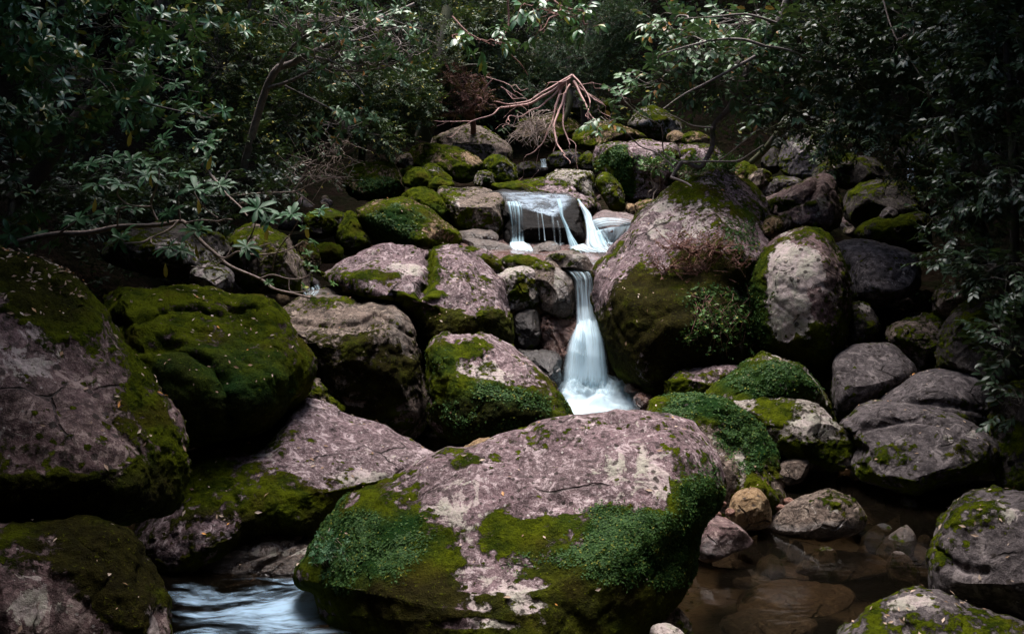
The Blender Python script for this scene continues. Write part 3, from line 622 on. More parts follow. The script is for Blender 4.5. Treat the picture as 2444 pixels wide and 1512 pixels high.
rock('far_j', 'wedge of moss below the pale-topped mossy rock', [(1026,437),(1043,424),(1063,434),(1080,441),(1056,454),(1043,461),(1026,454)], 12.6, 'brown', tf=.25, sub=5, moss=.85, nk=.2, cat='rock', name='rock')
rock('far_k', 'bright green domed boulder between the cascade ledge and the widest mossy boulder', [(960,471),(975,456),(1002,450),(1029,456),(1043,468),(1063,485),(1076,505),(1070,526),(1043,520),(1009,502),(982,492)], 12.0, 'brown', tf=.5, tilt=30, sub=7, moss=.75, nk=.25, lush=[(1040,505,30,20,.5)])
rock('far_l', 'widest mossy boulder, yellow-green crown above a leafy dark front', [(844,505),(866,492),(900,481),(938,480),(975,481),(1009,495),(1043,519),(1073,539),(1094,556),(1096,575),(1073,586),(1029,586),(982,578),(927,580),(890,582),(873,556),(859,532)], 11.2, 'tan', tf=.75, tilt=30, pole=(965,550), sub=7, moss=.55, top=.2, side=.15, nk=.35, lush=[(930,540,80,35,1.0)], blobs=[(1030,555,40,20,-.3),(930,540,80,35,.4)])
rock('far_m', 'moss-covered pointed boulder just below the widest mossy boulder', [(808,522),(826,508),(843,508),(859,532),(876,556),(886,580),(859,596),(829,603),(812,590),(802,556)], 10.9, 'brown', tf=.45, sub=7, moss=.65, nk=.35)
rock('far_n', 'moss-topped boulder with a bare grey side behind the leaf whorls', [(730,525),(750,505),(785,502),(812,508),(824,518),(812,535),(790,560),(765,565),(740,555)], 11.0, 'grey', tf=.45, tilt=30, sub=6, moss=.45, nk=.5, lush=[(790,515,25,10,.4)])
rock('far_o', 'low bright moss rock at the edge of the split boulder', [(735,600),(755,588),(780,583),(808,590),(822,603),(812,617),(785,624),(750,620)], 10.2, 'brown', tf=.3, sub=6, moss=.8, nk=.25, cat='rock', name='rock')
rock('far_p', 'smooth olive stone beside the low bright moss rock', [(708,590),(718,575),(740,578),(758,600),(765,625),(755,645),(735,640),(715,615)], 9.9, 'tan', tf=.25, sub=6, moss=.35, nk=.2, cat='rock', name='rock')
rock('under', 'mossy boulder with a pale slanted flank under the flowering branch of leaf whorls', [(545,580),(556,560),(590,543),(640,538),(680,560),(700,595),(720,625),(740,655),(738,685),(720,700),(650,695),(590,690),(556,640)], 9.0, 'brown', tf=.6, tilt=25, pole=(650,640), sub=7, moss=.45, top=.2, side=.35, nk=.35, blobs=[(700,620,25,60,-.3)])
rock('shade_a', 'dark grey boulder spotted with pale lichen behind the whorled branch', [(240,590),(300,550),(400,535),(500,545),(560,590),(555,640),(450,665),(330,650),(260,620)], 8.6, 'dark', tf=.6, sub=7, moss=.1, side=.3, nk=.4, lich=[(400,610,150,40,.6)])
rock('shade_b', 'greenish lichened cobble in the dark gap above the moss-covered boulder', [(450,650),(470,635),(510,630),(545,640),(560,665),(545,695),(500,700),(460,685)], 8.1, 'grey', tf=.3, sub=6, moss=.05, nk=.3, lich=[(490,650,60,40,1.0)])
# ---- right bank and upstream
rock('up_a', 'grey-green flat rock in the little upstream channel', [(1307,379),(1321,366),(1355,360),(1382,366),(1385,379),(1368,397),(1328,400),(1311,393)], 15.0, 'grey', tf=.35, tilt=30, sub=6, moss=.2, nk=.3)
rock('up_b', 'black low rock in the upstream channel', [(1229,400),(1246,388),(1273,386),(1304,398),(1304,413),(1267,424),(1236,420)], 14.8, 'dark', tf=.3, sub=5, moss=.05)
rock('up_c', 'mossy chunk squeezed beside the big square block', [(1377,386),(1396,366),(1413,362),(1419,390),(1413,407),(1392,403)], 14.2, 'dark', tf=.3, sub=5, moss=.4)
rock('up_d', 'broad yellow-mossed boulder above the big square block', [(1368,322),(1389,305),(1436,290),(1487,298),(1538,325),(1541,332),(1470,335),(1430,339),(1416,352),(1385,352),(1372,339)], 16.5, 'tan', tf=.7, tilt=40, sub=6, moss=.35, nk=.5)
rock('up_e', 'pale pointed boulder highest behind the glossy branches', [(1500,300),(1520,268),(1555,252),(1590,265),(1630,300),(1620,330),(1560,335)], 18.5, 'pale', tf=.7, sub=6, moss=.25, nk=.5, lich=[(1560,280,50,30,.6)])
rock('up_f', 'low pinkish rock among rubble behind the big square block', [(1615,360),(1640,345),(1690,345),(1725,365),(1720,395),(1660,405),(1620,395)], 14.6, 'pink', tf=.5, tilt=40, sub=6, moss=.15)
rock('up_g', 'mossy dome hidden behind the hanging bare roots', [(1230,300),(1280,280),(1340,275),(1385,300),(1390,340),(1330,355),(1260,345)], 17.5, 'tan', tf=.7, sub=6, moss=.4, nk=.4)
rock('up_h', 'shadowed grey boulder behind the upper end of the bare roots', [(1340,235),(1380,215),(1440,235),(1470,265),(1440,285),(1380,285)], 19.5, 'grey', tf=.8, sub=6, moss=.2)
rock('up_i', 'dark round stone in the rubble under the grey branch', [(1630,325),(1660,315),(1690,325),(1700,345),(1660,352),(1635,345)], 16.0, 'tan', tf=.4, sub=5, moss=.2, cat='rock', name='rock')
rock('up_j', 'little tan stone in the rubble under the grey branch', [(1590,325),(1612,312),(1632,322),(1628,338),(1600,340)], 16.2, 'tan', tf=.3, sub=5, moss=-.1, cat='rock', name='rock')
rock('nub_a', 'round mossy stone resting behind the towering boulder', [(1752,405),(1762,393),(1785,390),(1805,402),(1806,425),(1785,438),(1760,428)], 12.0, 'tan', tf=.3, sub=6, moss=.45, cat='rock', name='rock')
rock('nub_b', 'darker mossy stone touching the round one behind the towering boulder', [(1785,430),(1800,412),(1825,405),(1842,420),(1835,440),(1805,450)], 11.6, 'brown', tf=.3, sub=6, moss=.35, cat='rock', name='rock')
rock('bank_a', 'white-speckled boulder under the leafy sapling', [(1860,400),(1868,350),(1890,322),(1915,312),(1945,318),(1968,340),(1975,385),(1960,420),(1900,428)], 13.2, 'grey', tf=.7, tilt=25, sub=7, moss=.1, side=.4, nk=.4, lich=[(1925,345,30,25,.8)])
rock('bank_b', 'low flat grey-brown boulder on top of the slanting ribbed one', [(1800,455),(1815,440),(1850,425),(1885,423),(1910,432),(1900,445),(1850,462),(1815,472)], 11.6, 'grey', tf=.35, tilt=45, sub=6, moss=0, nk=.3)
rock('bank_c', 'slanting ribbed boulder, moss filling the long groove down its face', [(1812,490),(1830,470),(1880,445),(1930,425),(1965,415),(1990,428),(2002,460),(2006,515),(1985,550),(1930,562),(1880,545),(1840,515)], 10.6, 'mauve', tf=.6, tilt=36, sub=7, moss=.0, top=.1, side=.3, nk=.4, cuts=1, cracks=[([(1830,510),(1880,490),(1930,465),(1955,430)],9,.08)], blobs=[(1900,482,60,14,.6),(1990,480,20,60,.3)], lich=[(1950,490,30,40,.4)])
rock('bank_d', 'orange-tan knob wedged between towering and upright boulders', [(1818,540),(1830,522),(1852,518),(1868,530),(1866,552),(1840,566),(1822,558)], 9.6, 'tan', tf=.25, sub=6, moss=-.05, nk=.35, cat='rock', name='rock')
rock('bank_e', 'dark companion stone of the orange-tan knob', [(1862,525),(1880,513),(1892,525),(1888,552),(1868,560)], 9.7, 'brown', tf=.2, sub=5, moss=.1, cat='rock', name='rock')
rock('bank_f', 'smooth lead-grey boulder lying behind the upright egg-shaped one', [(1990,595),(2010,578),(2060,572),(2130,582),(2185,605),(2202,640),(2190,690),(2130,725),(2060,728),(2020,700)], 9.6, 'grey', tf=.65, tilt=32, pole=(2090,660), sub=7, moss=-.1, side=.4, top=-.05, nk=.35, cuts=1)
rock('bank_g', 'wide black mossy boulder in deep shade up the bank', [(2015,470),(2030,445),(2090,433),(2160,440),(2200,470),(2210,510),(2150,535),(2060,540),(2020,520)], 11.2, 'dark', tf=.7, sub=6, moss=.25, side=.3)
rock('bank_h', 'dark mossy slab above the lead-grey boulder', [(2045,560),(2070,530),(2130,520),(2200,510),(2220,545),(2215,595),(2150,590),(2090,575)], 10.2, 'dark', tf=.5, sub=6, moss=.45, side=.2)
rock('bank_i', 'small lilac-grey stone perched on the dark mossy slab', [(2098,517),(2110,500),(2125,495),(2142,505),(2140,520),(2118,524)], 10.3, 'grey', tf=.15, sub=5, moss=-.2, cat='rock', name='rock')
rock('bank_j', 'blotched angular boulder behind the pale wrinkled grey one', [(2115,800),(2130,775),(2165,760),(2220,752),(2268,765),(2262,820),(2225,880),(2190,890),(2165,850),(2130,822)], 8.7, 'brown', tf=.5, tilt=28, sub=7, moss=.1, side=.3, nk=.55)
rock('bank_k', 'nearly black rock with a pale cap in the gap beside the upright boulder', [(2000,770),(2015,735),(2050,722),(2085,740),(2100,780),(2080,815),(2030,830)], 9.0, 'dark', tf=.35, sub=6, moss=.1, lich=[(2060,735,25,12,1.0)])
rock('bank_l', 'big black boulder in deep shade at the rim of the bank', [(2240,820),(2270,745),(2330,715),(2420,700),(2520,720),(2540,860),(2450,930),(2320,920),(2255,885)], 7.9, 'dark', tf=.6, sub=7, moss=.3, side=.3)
rock('bank_m', 'brown boulder half lost among the dark shrub leaves', [(2220,710),(2240,685),(2290,680),(2330,700),(2320,740),(2270,760),(2235,745)], 8.6, 'brown', tf=.4, sub=6, moss=.15)
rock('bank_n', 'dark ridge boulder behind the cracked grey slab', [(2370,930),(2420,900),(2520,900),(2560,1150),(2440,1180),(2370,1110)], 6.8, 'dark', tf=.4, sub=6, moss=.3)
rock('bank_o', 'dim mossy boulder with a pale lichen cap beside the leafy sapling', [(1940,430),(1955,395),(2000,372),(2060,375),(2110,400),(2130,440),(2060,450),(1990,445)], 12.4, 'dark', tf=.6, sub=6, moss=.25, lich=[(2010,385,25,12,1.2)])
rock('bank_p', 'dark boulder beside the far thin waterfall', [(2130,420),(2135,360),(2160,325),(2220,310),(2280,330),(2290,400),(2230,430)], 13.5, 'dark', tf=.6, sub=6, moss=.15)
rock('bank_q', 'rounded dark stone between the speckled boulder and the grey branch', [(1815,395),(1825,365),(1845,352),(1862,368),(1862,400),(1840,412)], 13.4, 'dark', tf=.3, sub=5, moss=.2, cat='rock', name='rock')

# ------------------------------------------------------------------ water
def water_material(name, tint, rough=.04, bump=.5, scale=5.0, stretch=(1, 1, 1), opaque=None, op=0.0):
    m, nt, out = nodes_of(name); b = NB(nt)
    co = b.n('ShaderNodeTexCoord').outputs['Object']
    mp = b.n('ShaderNodeMapping'); b.l(co, mp.inputs[0]); mp.inputs['Scale'].default_value = stretch
    n1 = b.noise(mp.outputs[0], scale, 3, .5, .6)
    bp = b.n('ShaderNodeBump'); bp.inputs['Distance'].default_value = .02; bp.inputs['Strength'].default_value = bump
    b.l(n1, bp.inputs['Height'])
    fr = b.n('ShaderNodeFresnel'); fr.inputs[0].default_value = 1.33; b.l(bp.outputs[0], fr.inputs['Normal'])
    gl = b.n('ShaderNodeBsdfGlossy'); gl.inputs['Roughness'].default_value = rough; b.l(bp.outputs[0], gl.inputs['Normal'])
    tr = b.n('ShaderNodeBsdfTransparent'); tr.inputs[0].default_value = (*tint, 1)
    base = tr.outputs[0]
    if opaque:
        df = b.n('ShaderNodeBsdfDiffuse')
        n2 = b.noise(mp.outputs[0], scale * 1.7, 4, .6)
        b.l(b.mix(b.step(n2, .4, .65), opaque[0], opaque[1]), df.inputs[0])
        mx0 = b.n('ShaderNodeMixShader'); mx0.inputs[0].default_value = op
        b.l(base, mx0.inputs[1]); b.l(df.outputs[0], mx0.inputs[2]); base = mx0.outputs[0]
    mx = b.n('ShaderNodeMixShader'); b.l(fr.outputs[0], mx.inputs[0]); b.l(base, mx.inputs[1]); b.l(gl.outputs[0], mx.inputs[2])
    b.l(mx.outputs[0], out.inputs[0])
    return m

def fall_material(name, fu=9.0, fv=.7, soft=.25, tint=(.72, .91, 1.0), warp=.15, gain=2.6):
    """silky streaks: noise stretched along the flow; attributes u (across), v (along), dens"""
    m, nt, out = nodes_of(name); b = NB(nt)
    cx = b.n('ShaderNodeCombineXYZ')
    u, v, d = b.attr('u'), b.attr('v'), b.attr('dens')
    b.l(b.math('MULTIPLY', u, fu), cx.inputs[0]); b.l(b.math('MULTIPLY', v, fv), cx.inputs[1])
    n1 = b.noise(cx.outputs[0], 1.0, 4, .6, warp)
    n2 = b.noise(cx.outputs[0], 4.5, 3, .6)
    st = b.math('ADD', b.math('MULTIPLY', n1, .7), b.math('MULTIPLY', n2, .3))
    al = b.math('ADD', b.math('MULTIPLY', b.math('SUBTRACT', st, .5), gain), d)
    al = b.step(al, .18, .82 + soft)
    edge = b.math('MULTIPLY', u, b.math('SUBTRACT', 1.0, u))
    al = b.math('MULTIPLY', al, b.step(edge, .0, .15))
    df = b.n('ShaderNodeBsdfDiffuse'); b.l(b.mix(b.step(st, .38, .6), tuple(c * .84 for c in tint), tint), df.inputs[0])
    tl = b.n('ShaderNodeBsdfTranslucent'); tl.inputs[0].default_value = (*tint, 1)
    a1 = b.n('ShaderNodeMixShader'); a1.inputs[0].default_value = .42; b.l(df.outputs[0], a1.inputs[1]); b.l(tl.outputs[0], a1.inputs[2])
    tp = b.n('ShaderNodeBsdfTransparent')
    mx = b.n('ShaderNodeMixShader'); b.l(al, mx.inputs[0]); b.l(tp.outputs[0], mx.inputs[1]); b.l(a1.outputs[0], mx.inputs[2])
    b.l(mx.outputs[0], out.inputs[0])
    return m
FALL = fall_material('silky_water')
FOAM = fall_material('foam_water', 4.5, 4.0, .45)
RAPID = fall_material('rapid_water', 9.0, 1.1, .25, (.54, .78, 1.0), .7, 3.6)
CASC = fall_material('cascade_water', 8.0, .45, .3, (.52, .77, .88), .1, 3.4)

def bvh_of(keys):
    V, F, off = [], [], 0
    for k in keys:
        r = ROCKS[k]; V.append(r['v']); F.append(r['f'] + off); off += len(r['v'])
    return BVHTree.FromPolygons(np.concatenate(V).tolist(), np.concatenate(F).tolist())

def on_rock(bvh, px, py, Yd, off):
    d = ray(px, py)
    hit = bvh.ray_cast(Vector(CAM), Vector(d).normalized()) if bvh else (None,)
    if hit[0] is None: return P(px, py, Yd)
    q = np.array(hit[0]); n = np.array(hit[1])
    if n @ d > 0: n = -n
    return q + n * off

def sheet(name, left, right, Ys, mat, dens, parent=None, nu=14, nv=40, bulge=.05, bvh=None, off=.03, vlen=1.0):
    """a curved sheet of water between two traced edges; Ys gives the distance of each row"""
    L = catmull(left, 8); Rr = catmull(right, 8)
    def resample(p, n):
        t = np.linspace(0, 1, len(p)); s = np.linspace(0, 1, n)
        return np.stack([np.interp(s, t, p[:, k]) for k in range(2)], 1)
    L, Rr = resample(L, nv), resample(Rr, nv)
    yy = np.interp(np.linspace(0, 1, nv), np.linspace(0, 1, len(Ys)), Ys)
    G = np.zeros((nv, nu, 3)); U = np.zeros((nv, nu)); V = np.zeros((nv, nu)); D = np.zeros((nv, nu))
    dd = np.interp(np.linspace(0, 1, nv), np.linspace(0, 1, len(dens)), dens)
    for i in range(nv):
        for j in range(nu):
            t = j / (nu - 1)
            q = L[i] * (1 - t) + Rr[i] * t
            G[i, j] = on_rock(bvh, q[0], q[1], yy[i], off) if bvh else P(q[0], q[1], yy[i] - bulge * math.sin(math.pi * t))
            U[i, j] = t; V[i, j] = i / (nv - 1) * vlen; D[i, j] = dd[i]
    if bvh:
        for _ in range(4):
            G[1:-1] = (G[:-2] + 2 * G[1:-1] + G[2:]) / 4
            G[:, 1:-1] = (G[:, :-2] + 2 * G[:, 1:-1] + G[:, 2:]) / 4
    idx = np.arange(nv * nu).reshape(nv, nu)
    f = np.stack([idx[:-1, :-1].ravel(), idx[:-1, 1:].ravel(), idx[1:, 1:].ravel(), idx[1:, :-1].ravel()], 1)
    verts = G.reshape(-1, 3)
    if parent is not None: verts = verts - np.array(parent.location)
    return mesh_obj(name, verts, f, mat, parent, {'u': U.ravel(), 'v': V.ravel(), 'dens': D.ravel()})

def empty(name, loc):
    o = bpy.data.objects.new(name, None); o.location = loc; COL.objects.link(o)
    o.empty_display_size = .1
    return o

def flat_grid(x0, x1, y0, y1, z, n):
    X, Y = np.meshgrid(np.linspace(x0, x1, n), np.linspace(y0, y1, n))
    v = np.stack([X.ravel(), Y.ravel(), np.full(X.size, z)], 1)
    i = np.arange(n * n).reshape(n, n)
    return v, np.stack([i[:-1, :-1].ravel(), i[:-1, 1:].ravel(), i[1:, 1:].ravel(), i[1:, :-1].ravel()], 1)

v, f = flat_grid(-6, 7, 1.5, 9.5, 0.0, 60)
tag(mesh_obj('pool', v, f, water_material('pool_water', (.50, .42, .31), .05, .35, 2.2, (1, 1.6, 1), ((.022, .017, .011), (.014, .012, .008)), .12)), kind='structure')

# pool bed with sunken slabs
v, f = flat_grid(-6, 7, 1.2, 9.3, -.34, 90)
v[:, 2] += .10 * fbm(v, .9, 5, 51)
tag(mesh_obj('pool_bed', v, f, rock_material('bed_gravel', (.12, .094, .066), (.08, .064, .046), (.20, .165, .125), .1, .1)), kind='structure')
for k, (x, y, w_, h_) in enumerate([(1900, 1430, 150, 45), (1760, 1330, 70, 25), (1980, 1350, 150, 35), (1830, 1490, 120, 40), (2120, 1330, 90, 40), (1800, 1390, 60, 18), (2080, 1230, 60, 20)]):
    d = ray(x, y); t = (-.16 - CAM[2]) / d[2]
    rr_ = np.random.default_rng(k + 60)
    an = np.linspace(0, 2 * np.pi, 9)[:-1]
    ol = [(x + w_ * math.cos(a) * rr_.uniform(.8, 1.15), y + h_ * math.sin(a) * rr_.uniform(.75, 1.2)) for a in an]
    lab = ['broad sunken slab across the middle of the clear brown pool', 'small sunken stone off the tip of the mauve wedge rock', 'long dim sunken slab in front of the half-sunk pool rock', 'reddish sunken slab nearest the huge foreground boulder',
           'faint sunken stone in the darkest far water of the pool', 'narrow sunken stone between two bigger slabs', 'sunken stone right behind the half-sunk pool rock'][k]
    rock('sunk%d' % k, lab, ol, d[1] * t, 'grey' if k % 2 else 'brown', tf=.05, tb=.2, tilt=72, sub=6, moss=-.5, top=0, side=0, nk=.1, cat='rock', name='sunken_rock', cuts=0)

# main fall
fall = empty('waterfall', P(1400, 950, 9.0))
tag(fall, 'silky white main waterfall dropping between the towering boulder and the reddish rock face', 'waterfall')
Lm = z3([(450, 258), (500, 285), (540, 345), (552, 430), (560, 560), (556, 700), (510, 800), (480, 900), (462, 1000), (446, 1120), (425, 1290)])
Rm = z3([(600, 250), (668, 275), (705, 325), (712, 430), (722, 560), (750, 700), (790, 820), (815, 950), (830, 1060), (840, 1170), (848, 1270)])
sheet('water_sheet', Lm, Rm, [9.75, 9.6, 9.5, 9.45, 9.4, 9.3, 9.2, 9.1, 9.05, 8.98, 8.9], FALL, [.5, .46, .44, .58, .85, 1.1, 1.1, 1.05, 1.05, 1.0, -.4], fall, 22, 70, .06, vlen=2.2)
Lm2 = z3([(560, 560), (560, 640), (560, 700), (530, 780), (505, 880), (490, 1000), (475, 1120), (460, 1240)])
Rm2 = z3([(722, 560), (735, 640), (750, 700), (785, 830), (800, 950), (812, 1060), (822, 1170), (830, 1230)])
sheet('water_sheet', Lm2, Rm2, [9.34, 9.2, 9.05, 8.95, 8.88, 8.82], FALL, [-.4, .5, .9, .9, .95, -.4], fall, 18, 60, .10, vlen=1.8)
Lm3 = z3([(575, 690), (560, 720), (540, 800), (520, 900)])
Rm3 = z3([(620, 700), (640, 760), (650, 850), (660, 960)])
sheet('water_sheet', Lm3, Rm3, [9.2, 9.0, 8.9, 8.85], FALL, [.7, .8, .7, .5], fall, 10, 24, .08)
for k in range(5):
    x0 = 1338 + 26 * k + rng.uniform(-4, 4); wdt = rng.uniform(26, 44); y1 = rng.uniform(955, 985)
    sheet('splash', [(x0, 880 + rng.uniform(-20, 10)), (x0 - 6, 925), (x0 - 12, y1)], [(x0 + wdt, 880 + rng.uniform(-20, 10)), (x0 + wdt + 6, 925), (x0 + wdt + 14, y1)], [8.95, 8.8, 8.55 - .03 * k], FOAM, [-.5, .55, -.5], fall, 12, 16, .06)
# foam apron at its foot
nv = nu = 46
G = np.zeros((nv, nu, 3)); D = np.zeros((nv, nu)); U = np.zeros((nv, nu)); V = np.zeros((nv, nu))
for i in range(nv):
    for j in range(nu):
        a, t = j / (nu - 1), i / (nv - 1)
        px = 1318 + 245 * a; py = 905 + 120 * t
        G[i, j] = P(px, py, 9.25 - 1.05 * t)
        r = math.hypot((px - 1418) / 136, (py - 972) / 66)
        D[i, j] = 1.3 - 1.7 * max(0, r - .5)
        U[i, j] = a; V[i, j] = t
w = G.reshape(-1, 3)
w[:, 2] += (.10 * np.abs(fbm(w, 3.0, 3, 71)) + .05) * np.clip(D.ravel(), 0, 1)
ix = np.arange(nv * nu).reshape(nv, nu)
f = np.stack([ix[:-1, :-1].ravel(), ix[:-1, 1:].ravel(), ix[1:, 1:].ravel(), ix[1:, :-1].ravel()], 1)
mesh_obj('foam', w - np.array(fall.location), f, FOAM, fall, {'u': U.ravel(), 'v': V.ravel(), 'dens': D.ravel()})

# upper cascade
bw = bvh_of(['capwet'])
casc = empty('cascade', P(1270, 590, 11.2))
tag(casc, 'upper cascade of separate white strands falling from the glossy black-fronted slab', 'waterfall')
def strand(l, r, Ys, dens, nu=10, nv=30, bvh=None, bulge=.02, vlen=1.0, mat=None):
    sheet('strand', z2(l), z2(r), Ys, mat or FALL, dens, casc, nu, nv, bulge, bvh, .03, vlen)
strand([(380, 330), (388, 368), (410, 470), (425, 620), (432, 760), (430, 860)], [(560, 330), (585, 395), (598, 500), (604, 640), (606, 740), (612, 840)], [11.5, 11.22, 11.15, 11.12, 11.1, 11.0], [.6, .62, .5, .38, .42, 1.0], 18, 40, mat=CASC)
strand([(756, 425), (762, 520), (772, 640), (780, 790)], [(768, 425), (776, 520), (786, 640), (792, 790)], [11.2, 11.1, 11.05, 11.0], [.5, .4, .4, .4], 5)
strand([(795, 415), (812, 520), (830, 650), (844, 800)], [(810, 415), (826, 520), (844, 650), (862, 800)], [11.2, 11.1, 11.05, 11.0], [.8, .7, .7, .8], 5)
strand([(925, 490), (935, 600), (950, 720), (960, 815)], [(950, 490), (965, 600), (975, 720), (985, 815)], [11.2, 11.1, 11.05, 11.0], [.45, .4, .3, .4], 6)
strand([(990, 560), (1005, 650), (1018, 740), (1022, 860)], [(1010, 560), (1035, 650), (1045, 740), (1050, 860)], [11.2, 11.1, 11.05, 11.0], [.4, .3, .3, .4], 6)
strand([(985, 305), (1012, 400), (1035, 510), (1085, 640), (1115, 760), (1150, 930)], [(1048, 300), (1068, 400), (1080, 510), (1125, 610), (1185, 740), (1270, 860)], [11.4, 11.15, 11.05, 10.98, 10.9, 10.75], [.6, .7, .8, .85, .9, .6], 12, 36, None, .04, mat=CASC)
strand([(1232, 300), (1275, 400), (1310, 500), (1335, 620), (1342, 740), (1340, 860), (1480, 950)], [(1262, 300), (1330, 390), (1400, 470), (1440, 590), (1510, 740), (1580, 850), (1720, 930)], [11.5, 11.3, 11.2, 11.05, 10.9, 10.75, 10.5], [.6, .8, .85, .85, .85, .8, .35], 16, 40, None, .05)
strand([(425, 820), (420, 860), (440, 900), (470, 920)], [(610, 810), (660, 850), (720, 900), (770, 930)], [11.02, 10.95, 10.85, 10.75], [1.2, 1.1, .8, .3], 12, 18, None, .05)
strand([(560, 820), (600, 880), (650, 930), (690, 985)], [(660, 830), (700, 880), (720, 940), (735, 985)], [11.0, 10.9, 10.85, 10.75], [.4, .7, .7, .3], 8, 18, None, .04)
strand([(1420, 690), (1470, 720), (1530, 760), (1560, 830)], [(1960, 600), (1900, 690), (1800, 780), (1700, 840)], [11.2, 11.05, 10.95, 10.8], [1.0, .75, .6, .4], 14, 20, bvh_of(['shelf']))
strand([(700, 930), (900, 960), (1150, 990)], [(760, 990), (950, 1010), (1180, 1030)], [10.6, 10.4, 10.2], [.35, .3, .35], 8, 16)
strand([(1450, 555), (1600, 540), (1800, 552), (2000, 590)], [(1445, 670), (1600, 640), (1800, 640), (1970, 670)], [11.2, 11.25, 11.3, 11.4], [.9, .6, .45, .25], 12, 24, bvh_of(['shelf']))
strand([(1150, 880), (1180, 910), (1230, 950)], [(1320, 830), (1420, 880), (1640, 930)], [10.75, 10.65, 10.5], [.9, .7, .4], 12, 14, None, .03)

for a0, a1, y0, y1, Yf in [(400, 640, 800, 900, 10.95), (900, 1080, 790, 890, 10.9), (1090, 1330, 830, 930, 10.7), (1330, 1660, 820, 940, 10.55)]:
    l_, r_ = z2([(a0, y0), (a0 - 12, (y0 + y1) / 2), (a0 - 30, y1)]), z2([(a1, y0), (a1 + 14, (y0 + y1) / 2), (a1 + 40, y1)])
    sheet('spray', l_, r_, [Yf, Yf - .06, Yf - .18], FOAM, [-.5, .42, -.5], casc, 14, 14, .06)
l_, r_ = z2([(1315, 540), (1345, 680), (1350, 840), (1420, 950)]), z2([(1440, 530), (1560, 680), (1660, 820), (1780, 940)])
sheet('spray', l_, r_, [11.1, 10.95, 10.7, 10.4], CASC, [-.2, .5, .6, -.2], casc, 18, 26, .05)
# water film on the slab top, tinted bluish to paint the sky's reflection
sheet('water_film', z2([(260, 215), (320, 260), (360, 310), (392, 372)]), z2([(1190, 262), (1215, 300), (1170, 390), (1000, 540)]), [11.9, 11.6, 11.4, 11.2], fall_material('film_sky_sheen', 4.0, 5.0, .6, (.55, .68, .80)), [.5, .75, .75, .6], casc, 40, 24, 0, bvh_of(['capwet', 'capleft']), .012)

# shallow terrace stream between the cascade and the lip of the main fall
nv, nu = 30, 60
G = np.zeros((nv, nu, 3))
for i in range(nv):
    t = i / (nv - 1); Yr = 9.8 + t * 2.1; py = np.interp(Yr, [9.8, 10.5, 11.2, 11.9], [642, 607, 582, 560])
    for j in range(nu):
        G[i, j] = P(1085 + 480 * j / (nu - 1), py, Yr)
w = G.reshape(-1, 3); w[:, 2] += .02 * fbm(w, 2.5, 3, 81)
ix = np.arange(nv * nu).reshape(nv, nu)
f = np.stack([ix[:-1, :-1].ravel(), ix[:-1, 1:].ravel(), ix[1:, 1:].ravel(), ix[1:, :-1].ravel()], 1)
tag(mesh_obj('stream', w, f, water_material('shallow_water', (.5, .4, .35), .10, .8, 7.0, (1, .5, 1), ((.10, .060, .050), (.20, .145, .14)), .85)), kind='structure')

# white rapid beside the foreground boulder
nv, nu = 40, 60
G = np.zeros((nv, nu, 3)); D = np.zeros((nv, nu)); U = np.zeros((nv, nu)); V = np.zeros((nv, nu))
for i in range(nv):
    for j in range(nu):
        t, a = i / (nv - 1), j / (nu - 1)            # t along the flow (towards the shaded bank), a across
        px = 860 - 500 * t; py = 1378 + 190 * a + 12 * math.sin(3 * t) - 8 * t + 40 * t * a
        d = ray(px, py); zz = .045 - .03 * t
        q = CAM + d * ((zz - CAM[2]) / d[2])
        q[2] += .02 * math.sin(9 * a + 3 * t) + .03 * (1 - t) * math.exp(-((a - .3) / .25) ** 2)
        G[i, j] = q; U[i, j] = .12 + .76 * a; V[i, j] = t * 1.6
        D[i, j] = -.18 + 1.35 * math.exp(-((a - .30 - .12 * t) / .34) ** 2) * (1 - .8 * t) + .22 * (1 - a) + .18 * math.exp(-((t - .75) / .1) ** 2) - .1
w = G.reshape(-1, 3); w[:, 2] += .012 * fbm(w, 5, 3, 91)
ix = np.arange(nv * nu).reshape(nv, nu)
f = np.stack([ix[:-1, :-1].ravel(), ix[:-1, 1:].ravel(), ix[1:, 1:].ravel(), ix[1:, :-1].ravel()], 1)
tag(mesh_obj('rapid', w, f, RAPID, None, {'u': U.ravel(), 'v': V.ravel(), 'dens': D.ravel()}), 'streaky white rapid racing past the foot of the huge foreground boulder', 'rapid', kind='structure')

# small distant falls
far = sheet('waterfall', [(2160, 372), (2162, 410), (2160, 440), (2155, 462)], [(2188, 370), (2190, 410), (2192, 440), (2192, 466)], [12.2, 12.0, 11.9, 11.8], FALL, [.5, .55, .6, .9])
tag(far, 'thin dim far-off waterfall among black boulders near the shady edge of the wood', 'waterfall')
far = sheet('waterfall', [(1288, 380), (1290, 388), (1290, 399)], [(1303, 378), (1304, 388), (1306, 399)], [14.6, 14.5, 14.4], FALL, [.5, .5, .6])
tag(far, 'tiny bluish fall in the upstream channel below the bare hanging roots', 'waterfall')
far = sheet('waterfall', [(718, 700), (722, 708), (700, 715)], [(760, 676), (765, 690), (750, 712)], [8.7, 8.55, 8.4], FALL, [.35, .45, .5])
tag(far, 'little trickle slipping over rock where the whorled branch touches the ledge', 'waterfall')
far = sheet('waterfall', [(2148, 748), (2140, 757), (2130, 765)], [(2190, 738), (2196, 750), (2190, 765)], [9.5, 9.3, 9.2], FALL, [.3, .5, .4])
tag(far, 'faint patch of white water in the black gap behind the blotched angular boulder', 'waterfall')

